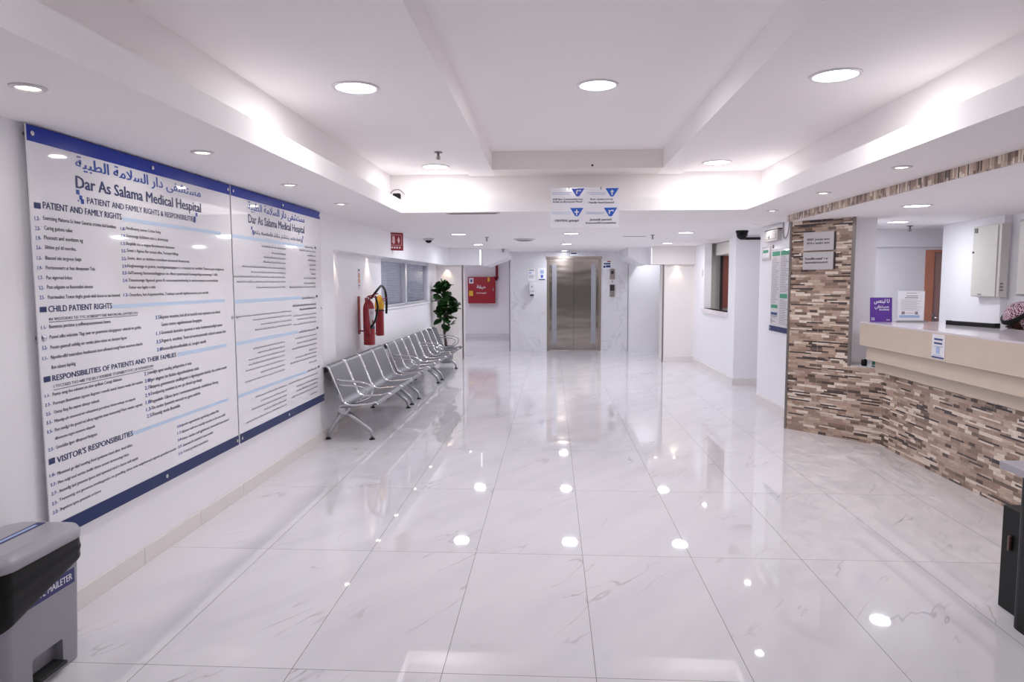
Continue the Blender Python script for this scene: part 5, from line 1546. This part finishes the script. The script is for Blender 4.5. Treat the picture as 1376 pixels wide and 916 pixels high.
# headcloth: dome over the crown, falling on the shoulders, open at the face
cl = MB()
nA, nR = 40, 14
vs = []; fs = []
for i in range(nR+1):
    t_ = i / nR
    for k in range(nA+1):
        a = math.radians(52) + (2*PI - 2*math.radians(52)) * k / nA      # gap towards the face
        a += PI
        if t_ < .45:
            ph = t_/.45 * PI/2
            r = .122*math.sin(ph) + .001; z = .132*math.cos(ph) - .002
        else:
            u = (t_-.45)/.55
            r = .122 + .085*u**1.3; z = -.26*u
        r *= 1 + .035*math.sin(a*7 + t_*4)*t_
        front = max(0, -math.cos(a))
        vs.append(HC + Vector((.012 + r*math.cos(a)*1.08, r*math.sin(a)*(.95 + .25*max(0, t_-.45)), z + .02 - .02*front)))
n = nA+1
for i in range(nR):
    for k in range(nA): fs.append((i*n+k, (i+1)*n+k, (i+1)*n+k+1, i*n+k+1))
# crown front closed above the brow
Tilt = Matrix.Translation(HC) @ Matrix.Rotation(-.62, 4, 'Y') @ Matrix.Translation(-HC)
cl.add(vs, fs, smooth=True, M=Tilt)
cr = []
for i in range(7):
    ph = i/6 * PI/2 * .86
    for k in range(13):
        a = PI - math.radians(56) + math.radians(112)*k/12
        cr.append(HC + Vector((.012 + .1225*math.sin(ph)*math.cos(a)*1.08, .1225*math.sin(ph)*math.sin(a)*.95, .13*math.cos(ph) + .018)))
cl.add(cr, [(i*13+k, (i+1)*13+k, (i+1)*13+k+1, i*13+k+1) for i in range(6) for k in range(12)], smooth=True, M=Tilt)
co = cl.build('headcloth', 'checked_cloth', pe)
so_ = co.modifiers.new('thickness', 'SOLIDIFY'); so_.thickness = .006
for dz, rr in ((.062, .121), (.080, .117)):
    MB().tube([HC + Vector((.012 + rr*math.cos(2*PI*k/28)*1.06, rr*math.sin(2*PI*k/28)*.96, dz + .012*math.cos(2*PI*k/28))) for k in range(28)], .010, 8, closed=True, M=Tilt).build('head_band', 'agal_black', pe)
for sy in (1, -1):
    hn = MB()
    base = pc + Vector((-.29, .138*sy, .638))
    hn.ball(tuple(base + Vector((-.02, 0, 0))), .045, 1.05, .85, .42, 14)
    for f_, (dy, L) in enumerate(((-.030, .062), (-.010, .072), (.010, .068), (.028, .055))):
        p0 = base + Vector((-.055, dy, .004)); 
        hn.tube(arc([p0, p0 + Vector((-L*.5, 0, .004)), p0 + Vector((-L, 0, -.012))], .02, 3), [.0095]*2 + [.009]*4 + [.0075]*(0) if False else .009, 8)
    hn.tube(arc([base + Vector((-.005, -.035*sy, .0)), base + Vector((-.04, -.058*sy, -.004)), base + Vector((-.065, -.060*sy, -.010))], .02, 3), .0105, 8)
    hn.build('hand', 'skin', pe)
sto = thing('office_stool', 'black office stool under the person behind the counter', 'stool', (3.72, 3.22, 0))
MB().lathe([(.19, .385), (.205, .40), (.205, .425), (.18, .44)], (3.72, 3.22, 0), 28).build('seat', 'stool_black', sto)
MB().lathe([(.03, .06), (.03, .385)], (3.72, 3.22, 0), 16).build('column', 'chrome', sto)
q = MB()
for k in range(5):
    a = 2*PI*k/5 + .3
    q.tube([(3.72, 3.22, .075), (3.72+.27*math.cos(a), 3.22+.27*math.sin(a), .045)], [.022, .015], 8)
    q.lathe([(.028, 0), (.028, .045)], (3.72+.27*math.cos(a), 3.22+.27*math.sin(a), 0), 12)
q.build('star_base', 'stool_black', sto)

# ================================================================== black desk at the right edge
dk = thing('black_desk', 'black desk with a grey slab top at the right edge of the view', 'desk', (2.25, -.1, 0))
MB().prism(rrect(2.27, -.12, .41, .645, .06), .0, .70).build('desk_body', 'desk_black', dk)
MB().box(1.93, .50, .0, 2.55, .705, .485, bev=.006).build('rear_box', 'desk_black', dk)
MB().box(1.80, -.80, .70, 2.72, .548, .735, bev=.006).build('desk_top', 'desk_top_grey', dk)
MB().box(1.917, .63, .29, 1.93, .645, .36, bev=.003).build('handle', mat('handle_brown', '#5b463d', .4), dk)
